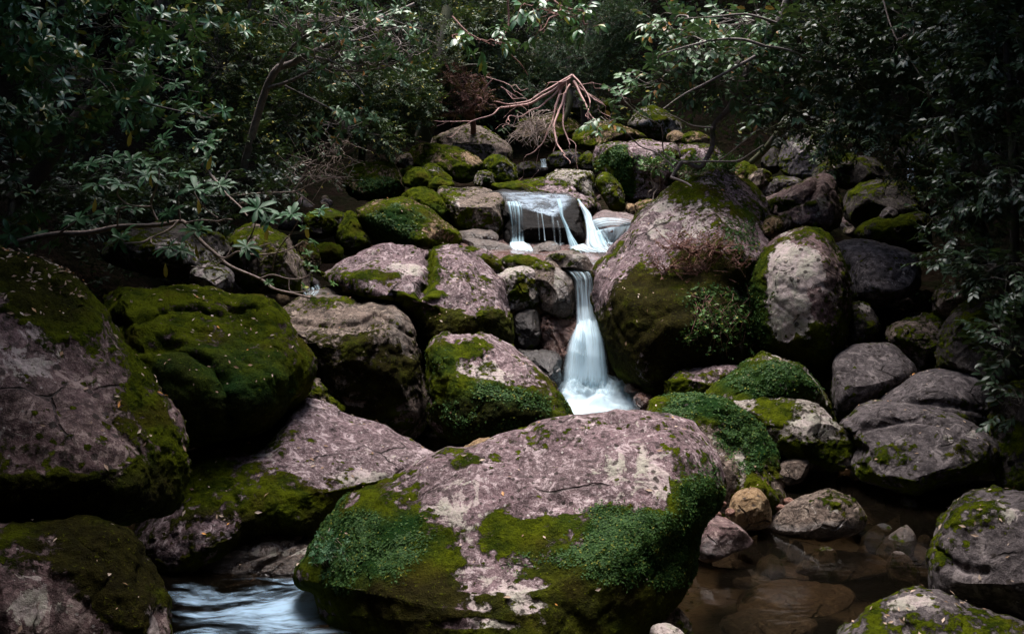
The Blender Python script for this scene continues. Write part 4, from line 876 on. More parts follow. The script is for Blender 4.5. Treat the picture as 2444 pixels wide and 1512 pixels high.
# ------------------------------------------------------------------ plants
class Wood:
    def __init__(s): s.v, s.f, s.n = [], [], 0
    def tube(s, pts, r0, r1, sides=5):
        pts = np.asarray(pts, float); m = len(pts)
        T = np.gradient(pts, axis=0); T /= np.maximum(np.linalg.norm(T, axis=1), 1e-9)[:, None]
        ref = np.array([.31, .17, .93]); A = np.cross(T, ref); A /= np.maximum(np.linalg.norm(A, axis=1), 1e-9)[:, None]
        B = np.cross(T, A)
        rad = np.linspace(r0, r1, m)
        an = np.arange(sides) * 2 * np.pi / sides
        ring = pts[:, None] + rad[:, None, None] * (np.cos(an)[None, :, None] * A[:, None] + np.sin(an)[None, :, None] * B[:, None])
        s.v.append(ring.reshape(-1, 3))
        i = np.arange(m - 1)[:, None] * sides; j = np.arange(sides)[None]; k = (j + 1) % sides
        s.f.append(s.n + np.stack([(i + j), (i + k), (i + sides + k), (i + sides + j)], -1).reshape(-1, 4))
        s.n += m * sides
    def build(s, name, mat, parent):
        if not s.v: return None
        return mesh_obj(name, np.concatenate(s.v) - np.array(parent.location), np.concatenate(s.f), mat, parent)

TPL = {
    'broad': (np.array([(0, 0, 0), (.35, 0, .02), (.7, 0, 0), (1, 0, -.10), (.32, .5, .07), (.7, .40, .04), (.32, -.5, .07), (.7, -.40, .04)]),
              np.array([(0, 1, 4), (1, 2, 5), (1, 5, 4), (2, 3, 5), (0, 6, 1), (1, 6, 7), (1, 7, 2), (2, 7, 3)])),
    'lance': (np.array([(0, 0, 0), (.4, 0, .02), (.75, 0, -.02), (1, 0, -.14), (.45, .42, .06), (.8, .40, .0), (.45, -.42, .06), (.8, -.40, .0)]),
              np.array([(0, 1, 4), (1, 2, 5), (1, 5, 4), (2, 3, 5), (0, 6, 1), (1, 6, 7), (1, 7, 2), (2, 7, 3)])),
    'simple': (np.array([(0, 0, 0), (.45, .5, .05), (1, 0, -.05), (.45, -.5, .05)]), np.array([(0, 2, 1), (0, 3, 2)])),
}
def unit(a): return a / np.maximum(np.linalg.norm(a, axis=-1, keepdims=True), 1e-9)

class Leaves:
    def __init__(s, tpl): s.t = TPL[tpl]; s.a = []
    def add(s, pos, d, nrm, ln, wd): s.a.append((pos, unit(d), nrm, ln, wd))
    def build(s, name, mat, parent, var=None):
        if not s.a: return None
        pos = np.concatenate([q[0] for q in s.a]); d = np.concatenate([q[1] for q in s.a]); nr = np.concatenate([q[2] for q in s.a])
        ln = np.concatenate([q[3] for q in s.a]); wd = np.concatenate([q[4] for q in s.a])
        y = unit(np.cross(nr, d)); z = np.cross(d, y)
        tv, tf = s.t; k = len(tv)
        v = pos[:, None] + tv[None, :, 0, None] * (d * ln[:, None])[:, None] + tv[None, :, 1, None] * (y * wd[:, None])[:, None] + tv[None, :, 2, None] * (z * ln[:, None])[:, None]
        f = (np.arange(len(pos)) * k)[:, None, None] + tf[None]
        vr = np.repeat(rng.random(len(pos)) if var is None else var, k)
        base = np.array(parent.location) if parent is not None else 0
        return mesh_obj(name, v.reshape(-1, 3) - base, f.reshape(-1, 3), mat, parent, {'var': vr}, smooth=(k > 4))

def spray(lv, org, ax, L, n, kind, ll, lw, droop=.2, ang=55):
    """leaves for S twigs at once: org, ax (S,3); L (S,) twig length"""
    S = len(org); ax = unit(ax)
    side = unit(np.cross(ax, np.array([0, 0, 1.0]) + rng.normal(size=(S, 3)) * .25)); up = np.cross(side, ax)
    for j in range(n):
        jit = rng.normal(size=(S, 3)) * .22
        sc = rng.uniform(.65, 1.12, S)
        if kind == 'alt':
            t = .2 + .8 * j / max(n - 1, 1); sg = 1 if j % 2 else -1
            a = R(ang) * (1 - .5 * (j == n - 1))
            d = ax * math.cos(a) + side * sg * math.sin(a) + jit + np.array([0, 0, -droop])
            lv.add(org + ax * (L * t)[:, None], d, unit(up + jit * 1.4), ll * sc, lw * sc)
        else:
            ph = 2 * np.pi * j / n + rng.normal(size=S) * .2
            a = R(72) + rng.normal(size=S) * .22
            d = ax * np.cos(a)[:, None] + (side * np.cos(ph)[:, None] + up * np.sin(ph)[:, None]) * np.sin(a)[:, None] + np.array([0, 0, -droop])
            lv.add(org + ax * (L * (.9 + .1 * (j % 3) / 3))[:, None], d, ax + jit * .6, ll * sc, lw * sc)

def wiggle(a, b, n=6, amp=.08, sag=0.0):
    t = np.linspace(0, 1, n)[:, None]
    p = a * (1 - t) + b * t
    ln = np.linalg.norm(b - a)
    k = rng.normal(size=(n, 3)) * amp * ln * .5; k[0] = 0; k[-1] = 0
    return catmull(p + k - np.array([0, 0, 1]) * sag * ln * (t * (1 - t)), 3)

def trace(pts):
    """(px,py,Y) points -> smooth world polyline"""
    return catmull(np.array([P(*p) for p in pts]), 5)

def plant(name, label, cat, leafmat, woodmat, limbs=(), clouds=(), n=300, nleaf=7, kind='alt', ll=.08, lw=.034, tpl='broad', L=.18, thr=-.12, nf=2.2, twig=.5,
          droop=.2, group=None, base=None, out_bias=.7, lift=.15, twr=.003, br=.012, crown='crown', ang=55):
    lines = [trace(l[0]) for l in limbs]
    cen = [P(c[0], c[1], c[2]) for c in clouds]
    b0 = np.array(base) if base is not None else (lines[0][0] if lines else cen[0] - np.array([0, 0, .5]))
    root = empty(name, b0)
    tag(root, label, cat, group)
    trunk, tw = Wood(), Wood()
    for l, ln in zip(limbs, lines): trunk.tube(ln, l[1], l[2], 7)
    lv = Leaves(tpl)
    allp = np.concatenate(lines) if lines else b0[None]
    tot = sum(c[3] * c[4] for c in clouds)
    for c, ce in zip(clouds, cen):
        sc = c[2] / FPX
        rad = np.array([c[3] * sc, c[5], c[4] * sc])
        k = max(4, int(n * c[3] * c[4] / tot))
        a = allp[np.argmin(np.linalg.norm(allp - ce, axis=1))]
        tw.tube(wiggle(a, ce, 5, .12), br, br * .6, 5)
        q = unit(rng.normal(size=(k * 2, 3)))
        o = ce + q * (rng.random((k * 2, 1)) ** .42) * rad
        keep = fbm(o, nf, 2, 5) > thr
        o, q = o[keep][:k], q[keep][:k]
        ax = unit(q * out_bias + rng.normal(size=q.shape) * .55 + np.array([0, -.1, lift]))
        Ls = L * rng.uniform(.6, 1.3, len(o))
        spray(lv, o, ax, Ls, nleaf, kind, ll, lw, droop, ang)
        # twigs: hubs inside the cloud, each feeding nearby sprays
        nh = max(2, len(o) // 14)
        hubs = ce + unit(rng.normal(size=(nh, 3))) * rng.random((nh, 1)) ** .5 * rad * .6
        for h in hubs: tw.tube(wiggle(ce, h, 4, .15), br * .6, br * .35, 4)
        for i in range(len(o)):
            if rng.random() < twig:
                h = hubs[np.argmin(np.linalg.norm(hubs - o[i], axis=1))]
                tw.tube(wiggle(h, o[i], 4, .14), twr * 1.3, twr, 3)
            tw.tube(np.array([o[i], o[i] + ax[i] * Ls[i] * .95]), twr, twr * .7, 3)
    trunk.build('trunk', woodmat, root)
    tw.build('branches', woodmat, root)
    lv.build(crown, leafmat, root)
    return root

LM = {
    'glossy': leaf_material('glossy_leaf', (.022, .085, .030), (.060, .150, .050), (.25, .22, .03), .42, .5),
    'whorl': leaf_material('whorl_leaf', (.026, .080, .032), (.055, .130, .055), None, .5, .18),
    'yellow': leaf_material('yellowing_leaf', (.34, .26, .03), (.42, .30, .04), None, .45, .4),
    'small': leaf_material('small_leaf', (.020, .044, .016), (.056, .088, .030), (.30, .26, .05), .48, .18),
    'camellia': leaf_material('camellia_leaf', (.042, .095, .045), (.100, .175, .080), (.35, .17, .05), .42, .24),
    'pale': leaf_material('pale_leaf', (.044, .072, .030), (.088, .120, .050), (.30, .25, .08), .45, .4),
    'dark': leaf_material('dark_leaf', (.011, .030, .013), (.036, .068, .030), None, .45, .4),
    'cedar': leaf_material('cedar_needle', (.018, .055, .026), (.050, .095, .042), None, .6, .3),
    'bright': leaf_material('bright_leaf', (.045, .115, .025), (.095, .190, .050), (.35, .35, .06), .48, .18),
    'rust': leaf_material('rusty_leaf', (.075, .030, .022), (.135, .055, .038), None, .7, .2),
    'litter': leaf_material('litter_leaf', (.20, .115, .06), (.42, .34, .27), (.55, .25, .06), .7, .3, 0),
    'creep': leaf_material('creeper_leaf', (.012, .040, .010), (.048, .100, .022), (.13, .14, .02), .6, .1),
    'canopy': leaf_material('shade_canopy_leaf', (.02, .04, .018), (.04, .07, .03), None, .5, .4, .05),
}
BK = {
    'grey': bark_material('grey_bark', (.20, .165, .15), (.11, .088, .078), .2),
    'pinkish': bark_material('bare_root_bark', (.46, .26, .22), (.30, .16, .135), 0, .6),
    'dark': bark_material('dark_bark', (.055, .042, .035), (.03, .024, .02), .4),
    'mossy': bark_material('mossy_bark', (.075, .06, .045), (.045, .036, .03), .8),
    'twig': bark_material('twig_bark', (.34, .26, .215), (.20, .15, .12), .05),
    'red': bark_material('red_twig_bark', (.22, .10, .075), (.13, .06, .048), 0),
}
def CL(f, *cl):
    return [(*f([(c[0], c[1])])[0], c[2], c[3], c[4], c[5]) for c in cl]
def LMB(f, Y0, Y1, pts):
    q = f(pts); m = len(q)
    return [(x, y, Y0 + (Y1 - Y0) * i / (m - 1)) for i, (x, y) in enumerate(q)]

# evergreen with big glossy whorls on the shaded bank
plant('evergreen_tree', 'dark evergreen tree with big glossy leaf whorls overhanging the massive leaning boulder', 'tree', LM['glossy'], BK['dark'],
      [(LMB(c1, 8.6, 9.3, [(60, 960), (180, 840), (330, 610), (430, 500), (520, 380), (600, 260), (700, 120), (780, -40)]), .075, .035),
       (LMB(c1, 8.6, 8.2, [(330, 610), (240, 480), (180, 330), (140, 200)]), .035, .015),
       (LMB(c1, 8.9, 8.3, [(520, 380), (420, 330), (330, 330), (200, 380)]), .025, .010),
       (LMB(c1, 8.0, 7.6, [(60, 960), (40, 1100), (20, 1250)]), .03, .012)],
      [(60, 120, 8.5, 150, 90, .9), (200, 190, 8.3, 160, 70, .8), (335, 165, 8.5, 110, 70, .8), (90, 300, 8.1, 120, 60, .7), (260, 50, 9.0, 200, 55, .9), (440, 70, 9.2, 130, 60, .8), (330, 265, 8.2, 90, 45, .5),
       (470, 275, 8.0, 50, 45, .4), (25, 330, 7.9, 60, 70, .5), (20, 560, 7.3, 45, 90, .4), (420, 210, 8.6, 50, 35, .4)],
      n=520, nleaf=8, kind='whorl', ll=.105, lw=.038, tpl='lance', L=.12, thr=-.02, twig=.35, droop=.25)

# whorled branch reaching out over the moss-covered boulder
root = empty('leaf_whorl_branch', P(20, 585, 7.4))
tag(root, 'bare reaching branch with palm-like leaf whorls and yellow drooping leaves above the moss-covered boulder', 'branch')
w1 = Wood()
def br(pts, Y0, Y1, r0, r1): w1.tube(trace(LMB(c1, Y0, Y1, pts)), r0, r1, 6)
br([(20, 1175), (140, 1140), (280, 1115), (420, 1110), (560, 1082), (660, 1078), (760, 1074), (850, 1058), (885, 1065), (960, 1150), (1040, 1220), (1100, 1270), (1240, 1330), (1310, 1378), (1400, 1400), (1480, 1420)], 7.4, 6.7, .022, .008)
br([(850, 1058), (800, 1100), (720, 1135), (680, 1155), (590, 1160)], 7.0, 6.8, .010, .006)
br([(720, 1135), (730, 1165), (800, 1172), (810, 1160)], 6.9, 6.75, .006, .004)
br([(750, 1050), (720, 985), (732, 930), (755, 870), (760, 800)], 7.0, 6.9, .010, .006)
br([(720, 985), (670, 985), (610, 975), (560, 930), (570, 888)], 6.95, 6.8, .008, .005)
br([(560, 1082), (570, 1000), (640, 990)], 7.1, 6.9, .007, .005)
br([(885, 1065), (960, 1050), (1040, 1055), (1075, 1045), (1110, 1048)], 6.95, 6.8, .007, .004)
br([(1040, 1040), (985, 1000), (950, 960), (925, 915)], 6.9, 6.8, .006, .005)
br([(860, 1050), (850, 960), (855, 900), (860, 840)], 7.0, 6.95, .007, .004)
br([(960, 780), (1010, 840), (1050, 890), (1095, 940), (1150, 990), (1180, 1030)], 7.3, 6.9, .012, .005)
br([(1040, 1220), (1080, 1230), (1140, 1200), (1210, 1215), (1300, 1210), (1380, 1190), (1450, 1150)], 6.85, 6.6, .008, .004)
br([(1240, 1330), (1300, 1310), (1380, 1330), (1450, 1325), (1500, 1290)], 6.75, 6.6, .006, .003)
br([(1300, 1290), (1310, 1230), (1350, 1160), (1390, 1110), (1430, 1040)], 6.7, 6.6, .006, .004)
br([(1310, 1378), (1280, 1365), (1270, 1330)], 6.7, 6.65, .004, .003)
br([(1150, 1200), (1190, 1140), (1215, 1080), (1230, 1010)], 6.75, 6.6, .006, .004)
br([(1110, 1180), (1060, 1245), (980, 1275), (910, 1268)], 6.8, 6.7, .005, .003)
br([(280, 1115), (330, 1080), (375, 1050)], 7.2, 7.0, .008, .005)
br([(1290, 1160), (1220, 1180), (1175, 1185)], 6.7, 6.65, .004, .003)
br([(1380, 1330), (1390, 1390), (1500, 1385), (1560, 1375)], 6.7, 6.6, .004, .002)
w1.build('branches', BK['twig'], root)
l1, l2 = Leaves('lance'), Leaves('lance')
wh = [(570, 885, 1.1), (700, 845, 1), (755, 795, 1.1), (630, 770, .9), (465, 890, 1), (375, 1052, 1.35), (505, 1030, .9), (575, 1145, 1.15), (640, 1000, .8), (810, 1020, 1), (930, 908, 1.2), (1050, 890, .9), (945, 1105, 1.15), (800, 1190, .9), (865, 1200, .8),
      (1230, 1000, 1.15), (1390, 1030, 1.1), (1290, 1055, .85), (1175, 1182, .9), (858, 835, .9), (350, 800, 1), (780, 675, .9), (985, 690, .9), (935, 600, .9), (990, 765, .8), (540, 760, .9), (1530, 1008, .6), (430, 790, .9), (540, 810, .7), (690, 780, .9), (905, 520, .9), (840, 410, .8), (650, 350, .8)]
for x, y, s_ in wh:
    Yw = 6.9 if x < 1100 else 6.6
    if y < 830: Yw = 7.3
    o_ = P(x * .5, y * .5, Yw)[None]
    ax = unit(np.array([[rng.normal() * .25, -.45 + rng.normal() * .15, .85]]))
    spray(l1, o_ - ax * .02, ax, np.array([.03]), 10, 'whorl', .125 * s_, .040 * s_, .28)
    spray(l1, o_ - ax * .02, ax + .1, np.array([.03]), 5, 'whorl', .08 * s_, .028 * s_, .1)
for x, y in [(722, 850), (945, 975), (935, 1190), (790, 1280), (1278, 1105), (455, 970), (1460, 1095), (1010, 770), (625, 655)]:
    o_ = P(x * .5, y * .5 - 14, 6.75)[None]
    l2.add(o_, np.array([[rng.normal() * .15, -.1, -1]]), np.array([[rng.normal() * .5, -1, 0]]), np.array([.105]), np.array([.033]))
l1.build('foliage', LM['whorl'], root)
l2.build('yellow_leaves', LM['yellow'], root)
small = Leaves('broad')
o_ = np.array([P(x * .5, y * .5, 6.55) for x, y in [(1450, 1070), (1480, 1050), (1440, 1120), (1450, 1230), (1470, 1290), (1500, 1320), (1430, 1395), (1560, 1375), (1270, 1370), (1480, 1180)]])
spray(small, o_, rng.normal(size=o_.shape) * .3 + np.array([.3, -.3, .7]), np.full(len(o_), .05), 7, 'whorl', .045, .02, .1)
small.build('young_leaves', LM['bright'], root)

plant('small_leaved_bush', 'dense small-leaved dark bush filling the bank between the evergreen and the twiggy tree', 'bush', LM['small'], BK['dark'],
      [(LMB(c1, 12.5, 12.5, [(1080, 900), (1030, 700), (1050, 400), (1150, 150), (1200, 0)]), .042, .02), (LMB(c1, 12.2, 12, [(1040, 620), (900, 450), (860, 220), (950, 100)]), .04, .015), (LMB(c1, 12.4, 12.6, [(1040, 560), (1200, 430), (1400, 380)]), .035, .012)],
      [(560, 160, 12, 100, 90, .9), (600, 290, 11.6, 100, 70, .8), (720, 160, 12.6, 110, 90, 1), (670, 60, 13, 160, 60, 1.1), (560, 40, 12.6, 110, 45, .8), (590, 340, 11.2, 60, 40, .5), (620, 230, 11.8, 60, 50, .5), (690, 270, 12.2, 60, 60, .6)],
      n=1500, nleaf=11, kind='alt', ll=.062, lw=.026, L=.22, thr=-.05, twig=.25, nf=1.6, twr=.0035)
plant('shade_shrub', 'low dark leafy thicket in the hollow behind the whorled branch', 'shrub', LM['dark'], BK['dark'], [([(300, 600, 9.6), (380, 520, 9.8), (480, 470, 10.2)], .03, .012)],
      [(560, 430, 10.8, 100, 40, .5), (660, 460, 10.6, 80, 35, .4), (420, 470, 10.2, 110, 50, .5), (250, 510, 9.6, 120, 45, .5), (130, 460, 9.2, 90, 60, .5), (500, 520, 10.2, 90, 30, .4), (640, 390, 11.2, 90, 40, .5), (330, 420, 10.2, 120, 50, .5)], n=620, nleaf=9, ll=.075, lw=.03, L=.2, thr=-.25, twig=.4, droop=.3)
plant('shiny_shrub', 'shrub of drooping feathery sprays just up-bank of the long moss-topped boulder', 'shrub', LM['small'], BK['mossy'],
      [([(860, 400, 14), (870, 300, 14), (850, 200, 13.8), (880, 100, 13.8)], .06, .03), ([(870, 300, 14), (930, 230, 14), (980, 190, 14)], .03, .012)],
      [(840, 190, 13.6, 80, 55, .7), (930, 215, 13.8, 90, 40, .7), (860, 270, 13.4, 90, 35, .6), (960, 270, 13.8, 70, 30, .5), (760, 260, 13.2, 60, 45, .5), (900, 330, 13.2, 60, 30, .4), (980, 190, 14.2, 50, 40, .5), (1010, 240, 14, 30, 30, .4)],
      n=1200, nleaf=11, ll=.06, lw=.025, L=.24, thr=-.05, twig=.2, lift=-.05, nf=1.8, droop=.3)
plant('dark_tree', 'black mossy trunk with thin foliage standing between the feathery shrub and the rusty bush', 'tree', LM['small'], BK['mossy'],
      [([(1010, 330, 15.6), (1030, 270, 15.5), (1042, 210, 15.5), (1050, 120, 15.6), (1070, 20, 15.8)], .14, .09), ([(1042, 210, 15.5), (1080, 170, 15.3), (1130, 155, 15.2), (1180, 165, 15)], .035, .012)],
      [(1010, 240, 15.2, 35, 35, .5), (1060, 140, 15.3, 50, 40, .5), (1090, 60, 15.4, 60, 40, .6)], n=230, nleaf=10, ll=.06, lw=.025, L=.22, thr=-.15, twig=.5)
plant('twiggy_tree', 'half-bare twiggy tree with a few shining leaf tufts arching over the bank', 'tree', LM['camellia'], BK['grey'],
      [([(560, 480, 11), (640, 200, 10.6), (700, 150, 10.5), (780, 110, 10.4), (880, 60, 10.4), (990, 10, 10.4)], .045, .02), ([(640, 210, 10.6), (690, 195, 10.4), (750, 165, 10.3), (830, 125, 10.2), (900, 110, 10.2)], .022, .008),
       ([(660, 170, 10.5), (700, 110, 10.4), (760, 60, 10.3), (800, -10, 10.3)], .02, .01), ([(680, 205, 10.5), (760, 245, 10.3), (800, 270, 10.2), (840, 330, 10)], .012, .005), ([(750, 160, 10.4), (830, 170, 10.3), (920, 160, 10.2), (1000, 120, 10.2)], .014, .006),
       ([(720, 130, 10.4), (800, 150, 10.2), (850, 200, 10.1), (870, 230, 10)], .012, .005), ([(800, 100, 10.3), (860, 95, 10.3), (950, 65, 10.2), (1010, 70, 10.2)], .012, .005)],
      [(860, 50, 10.3, 150, 50, .6), (950, 110, 10.2, 90, 50, .5), (790, 130, 10.3, 90, 50, .5), (870, 150, 10.1, 80, 35, .4), (720, 60, 10.4, 80, 40, .4), (820, 300, 10, 60, 40, .3)],
      n=230, nleaf=7, kind='whorl', ll=.085, lw=.032, tpl='lance', L=.16, thr=-.25, twig=.95, twr=.0045, br=.010, droop=.25)
plant('pale_far_tree', 'misty grey-green fine-leaved tree at the top middle, behind the bare roots', 'tree', LM['pale'], BK['dark'],
      [([(1040, 330, 21), (1060, 200, 21), (1110, 80, 21), (1140, -60, 21)], .16, .08), ([(1060, 200, 21), (1180, 110, 20.5), (1260, 0, 20)], .08, .03)],
      [(1060, 60, 20, 120, 80, 1.6), (1150, 120, 19.5, 110, 70, 1.4), (1240, 60, 20, 130, 80, 1.5), (1190, 200, 19.3, 90, 50, 1), (1300, 180, 19.5, 60, 60, 1), (1120, 20, 20.5, 160, 50, 1.4), (1400, 30, 20.5, 110, 55, 1.2), (1270, 250, 19.3, 70, 35, .8)],
      n=2900, nleaf=12, ll=.085, lw=.040, tpl='simple', L=.34, thr=-.08, twig=.1, nf=1.1, twr=.006, br=.02)
plant('cedar_tree', 'young blue-green cedar behind the upper end of the bare hanging roots', 'tree', LM['cedar'], BK['dark'],
      [([(1400, 300, 18.5), (1395, 180, 18.5), (1410, 60, 18.5), (1430, -80, 18.5)], .10, .05)],
      [(1330, 115, 17.8, 50, 35, .6), (1390, 140, 17.6, 80, 35, .6), (1450, 125, 17.5, 50, 35, .5), (1470, 60, 17.4, 55, 50, .6), (1500, 20, 17.4, 40, 50, .5), (1380, 185, 17.6, 60, 25, .5), (1420, 210, 17.6, 40, 25, .4), (1350, 160, 17.6, 40, 25, .4), (1290, 215, 17.8, 40, 25, .4)],
      n=900, nleaf=16, ll=.085, lw=.014, tpl='simple', L=.26, thr=-.1, twig=.1, nf=1.6, droop=.15, ang=40, twr=.004)
plant('rusty_bush', 'dead rusty-brown bush hanging in front of the dark trunk', 'bush', LM['rust'], BK['red'],
      [([(1130, 330, 15.6), (1125, 260, 15.4), (1090, 190, 15.3)], .05, .02), ([(1125, 260, 15.4), (1150, 220, 15.2), (1175, 190, 15.2)], .03, .01)],
      [(1080, 190, 15.2, 45, 22, .3), (1110, 225, 15, 40, 22, .3), (1145, 235, 15, 35, 22, .3), (1060, 230, 15.2, 25, 20, .2), (1125, 185, 15.3, 30, 18, .3), (1090, 265, 15.3, 40, 15, .3)],
      n=260, nleaf=12, ll=.05, lw=.02, tpl='simple', L=.16, thr=-.15, twig=.5, droop=.4)

# uprooted bare roots hanging down over the far channel
root = empty('uprooted_root_plate', P(1362, 178, 15.3)); tag(root, 'pinkish uprooted tree roots splayed and hanging over the far channel', 'roots')
w1 = Wood()
def rt(pts, Y0, Y1, r0, r1, ww=w1):
    pl = trace(LMB(c2, Y0, Y1, pts))
    pl = pl + np.stack([noise(pl, 3.5, 5), noise(pl, 3.5, 6), noise(pl, 3.5, 7)], 1) * .045
    ww.tube(pl, r0 * .55, r1 * .5, 7)
    if ww is w1:
        for k in range(2):                       # thin forks
            i = rng.integers(len(pl) // 3, len(pl) - 1); t = unit(pl[min(i + 1, len(pl) - 1)] - pl[i - 1])
            e = pl[i] + (t + rng.normal(size=3) * .3 + np.array([0, 0, -.45])) * rng.uniform(.2, .5)
            w1.tube(wiggle(pl[i], e, 5, .14), r1 * .45, .003, 5)
rt([(1215, 355), (1150, 412), (1050, 460), (960, 490), (900, 492), (850, 478)], 15.2, 14.6, 0.0360, 0.0130)
rt([(1205, 385), (1130, 440), (1000, 492), (900, 512), (840, 545), (750, 577), (690, 570), (530, 570)], 15.2, 14.3, 0.0418, 0.0086)
rt([(1205, 400), (1100, 480), (1000, 540), (930, 555), (928, 592)], 15.2, 14.5, 0.0302, 0.0072)
rt([(1185, 415), (1145, 490), (1122, 580), (1100, 640), (1062, 708), (1028, 733), (1000, 738)], 15.2, 14.3, 0.0360, 0.0086)
rt([(1195, 450), (1162, 530), (1142, 600), (1152, 670), (1180, 725)], 15.2, 14.3, 0.0360, 0.0216)
rt([(1208, 400), (1186, 520), (1186, 600), (1214, 690)], 15.3, 14.7, 0.0324, 0.0144)
rt([(1215, 355), (1260, 400), (1300, 460), (1306, 502)], 15.2, 14.8, 0.0288, 0.0115)
rt([(1225, 390), (1260, 450), (1290, 520), (1345, 580)], 15.2, 14.6, 0.0396, 0.0144)
rt([(1225, 400), (1300, 450), (1370, 500)], 15.2, 14.9, 0.0324, 0.0115)
rt([(1212, 365), (1180, 395), (1110, 398)], 15.2, 14.9, 0.0245, 0.0101)
rt([(880, 412), (920, 440), (960, 472)], 14.8, 14.8, 0.0144, 0.0130)
rt([(820, 370), (880, 390), (905, 400)], 14.9, 14.8, 0.0130, 0.0086)
rt([(1225, 420), (1270, 405), (1330, 400)], 15.2, 15, 0.0115, 0.0043)
w1.build('roots', BK['pinkish'], root)
w2 = Wood()
rt([(1225, 350), (1215, 430), (1205, 500), (1190, 575)], 15.7, 15.6, .14, .07, w2)
w2.build('trunk', BK['mossy'], root)
w3 = Wood()
for k in range(70):
    a = P(*c2([(rng.uniform(960, 1140), rng.uniform(520, 600))])[0], rng.uniform(14.4, 15)); b_ = P(*c2([(rng.uniform(900, 1160), rng.uniform(590, 720))])[0], rng.uniform(14.2, 15))
    w3.tube(wiggle(a, b_, 5, .2), .006, .003, 3)
w3.build('rootlets', BK['twig'], root)

# glossy tree leaning over the falls
plant('leaning_tree', 'tree with crooked grey trunk and glossy grey-green leaves leaning over the towering boulder', 'tree', LM['camellia'], BK['grey'],
      [(LMB(c3, 9.95, 9.95, [(40, 850), (70, 800), (100, 772), (170, 800), (205, 760), (236, 690), (240, 600), (310, 520), (355, 430), (400, 340), (440, 270), (510, 170), (560, 80), (600, -30)]), .020, .036),
       (LMB(c3, 9.65, 9.25, [(95, 775), (220, 770), (350, 768), (420, 730), (480, 690)]), .012, .005), (LMB(c3, 9.65, 9.45, [(35, 845), (100, 868), (135, 888)]), .014, .007), (LMB(c3, 9.65, 9.35, [(260, 772), (330, 720), (400, 660)]), .008, .004),
       (LMB(c3, 9.65, 9.45, [(440, 270), (330, 330), (200, 400), (100, 450), (0, 520)]), .018, .006), (LMB(c3, 9.65, 9.55, [(480, 220), (380, 190), (260, 190), (120, 220), (20, 250)]), .016, .006), (LMB(c3, 9.65, 9.55, [(540, 110), (400, 70), (250, 80), (100, 90)]), .014, .005),
       (LMB(c3, 9.65, 9.45, [(480, 220), (600, 240), (720, 290), (850, 325), (930, 320), (1010, 290), (1090, 260)]), .012, .005), (LMB(c3, 9.65, 9.45, [(236, 610), (140, 600), (60, 560), (10, 540)]), .010, .004)],
      [(1640, 90, 10.1, 80, 40, .45), (1690, 130, 10, 90, 40, .45), (1620, 160, 10, 80, 35, .4), (1720, 200, 9.9, 90, 40, .4), (1570, 190, 10.1, 60, 25, .3), (1780, 60, 10.4, 100, 45, .5), (1750, 150, 10, 70, 40, .4),
       (1830, 130, 10.2, 60, 50, .4), (1590, 55, 10.3, 60, 30, .35), (1490, 240, 10.3, 30, 10, .15), (1430, 290, 10.3, 45, 14, .15), (1860, 200, 10, 50, 40, .35), (1880, 270, 9.9, 30, 20, .2), (1790, 250, 9.9, 40, 25, .25)],
      n=360, nleaf=8, kind='alt', ll=.10, lw=.042, L=.20, thr=-.2, twig=.7, droop=.4, twr=.004, br=.009)
plant('mossy_trunk_tree', 'shaded tree with mossy slanting trunk and dark leaves behind the crooked grey trunk', 'tree', LM['dark'], BK['mossy'],
      [(LMB(c3, 11.6, 9.8, [(420, 775), (480, 720), (550, 630), (620, 530), (680, 450), (750, 380), (830, 300), (900, 220), (980, 130), (1060, 60), (1150, 20), (1300, -40)]), .035, .07),
       (LMB(c3, 9.8, 9.5, [(1200, 0), (1190, 200), (1180, 400), (1170, 560)]), .03, .015), (LMB(c3, 10, 9, [(750, 380), (900, 420), (1100, 420), (1300, 340), (1500, 260)]), .016, .008), (LMB(c3, 10.6, 10, [(620, 540), (800, 520), (1000, 560), (1180, 600)]), .02, .01)],
      [(1960, 120, 9.8, 110, 60, .6), (2060, 200, 9.6, 110, 60, .6), (2000, 50, 10, 150, 50, .7), (2150, 110, 9.4, 110, 90, .7), (1930, 240, 10, 70, 40, .4), (2100, 290, 9.5, 100, 50, .5), (1850, 300, 10.4, 100, 30, .4), (2000, 310, 9.8, 70, 40, .4), (2200, 220, 9.2, 90, 70, .6), (2150, 20, 9.5, 120, 40, .5), (1940, 180, 9.9, 70, 45, .4)],
      n=720, nleaf=9, ll=.085, lw=.034, L=.22, thr=-.15, twig=.6, droop=.35, twr=.004)
plant('hanging_twig', 'thin leafless hanging twig with a few single leaves in front of the dark wood', 'branch', LM['camellia'], BK['twig'],
      [(LMB(c3, 9.2, 8.6, [(1045, -20), (1075, 90), (1110, 180), (1170, 270), (1220, 350), (1260, 420), (1292, 475)]), .008, .003), (LMB(c3, 9.2, 9, [(1075, 35), (1130, 70), (1190, 130), (1192, 172)]), .006, .003)],
      [(*c3([(1160, 170)])[0], 8.9, 14, 30, .1), (*c3([(1260, 440)])[0], 8.6, 8, 20, .05)], n=8, nleaf=4, ll=.1, lw=.04, L=.12, thr=-9, twig=.2)
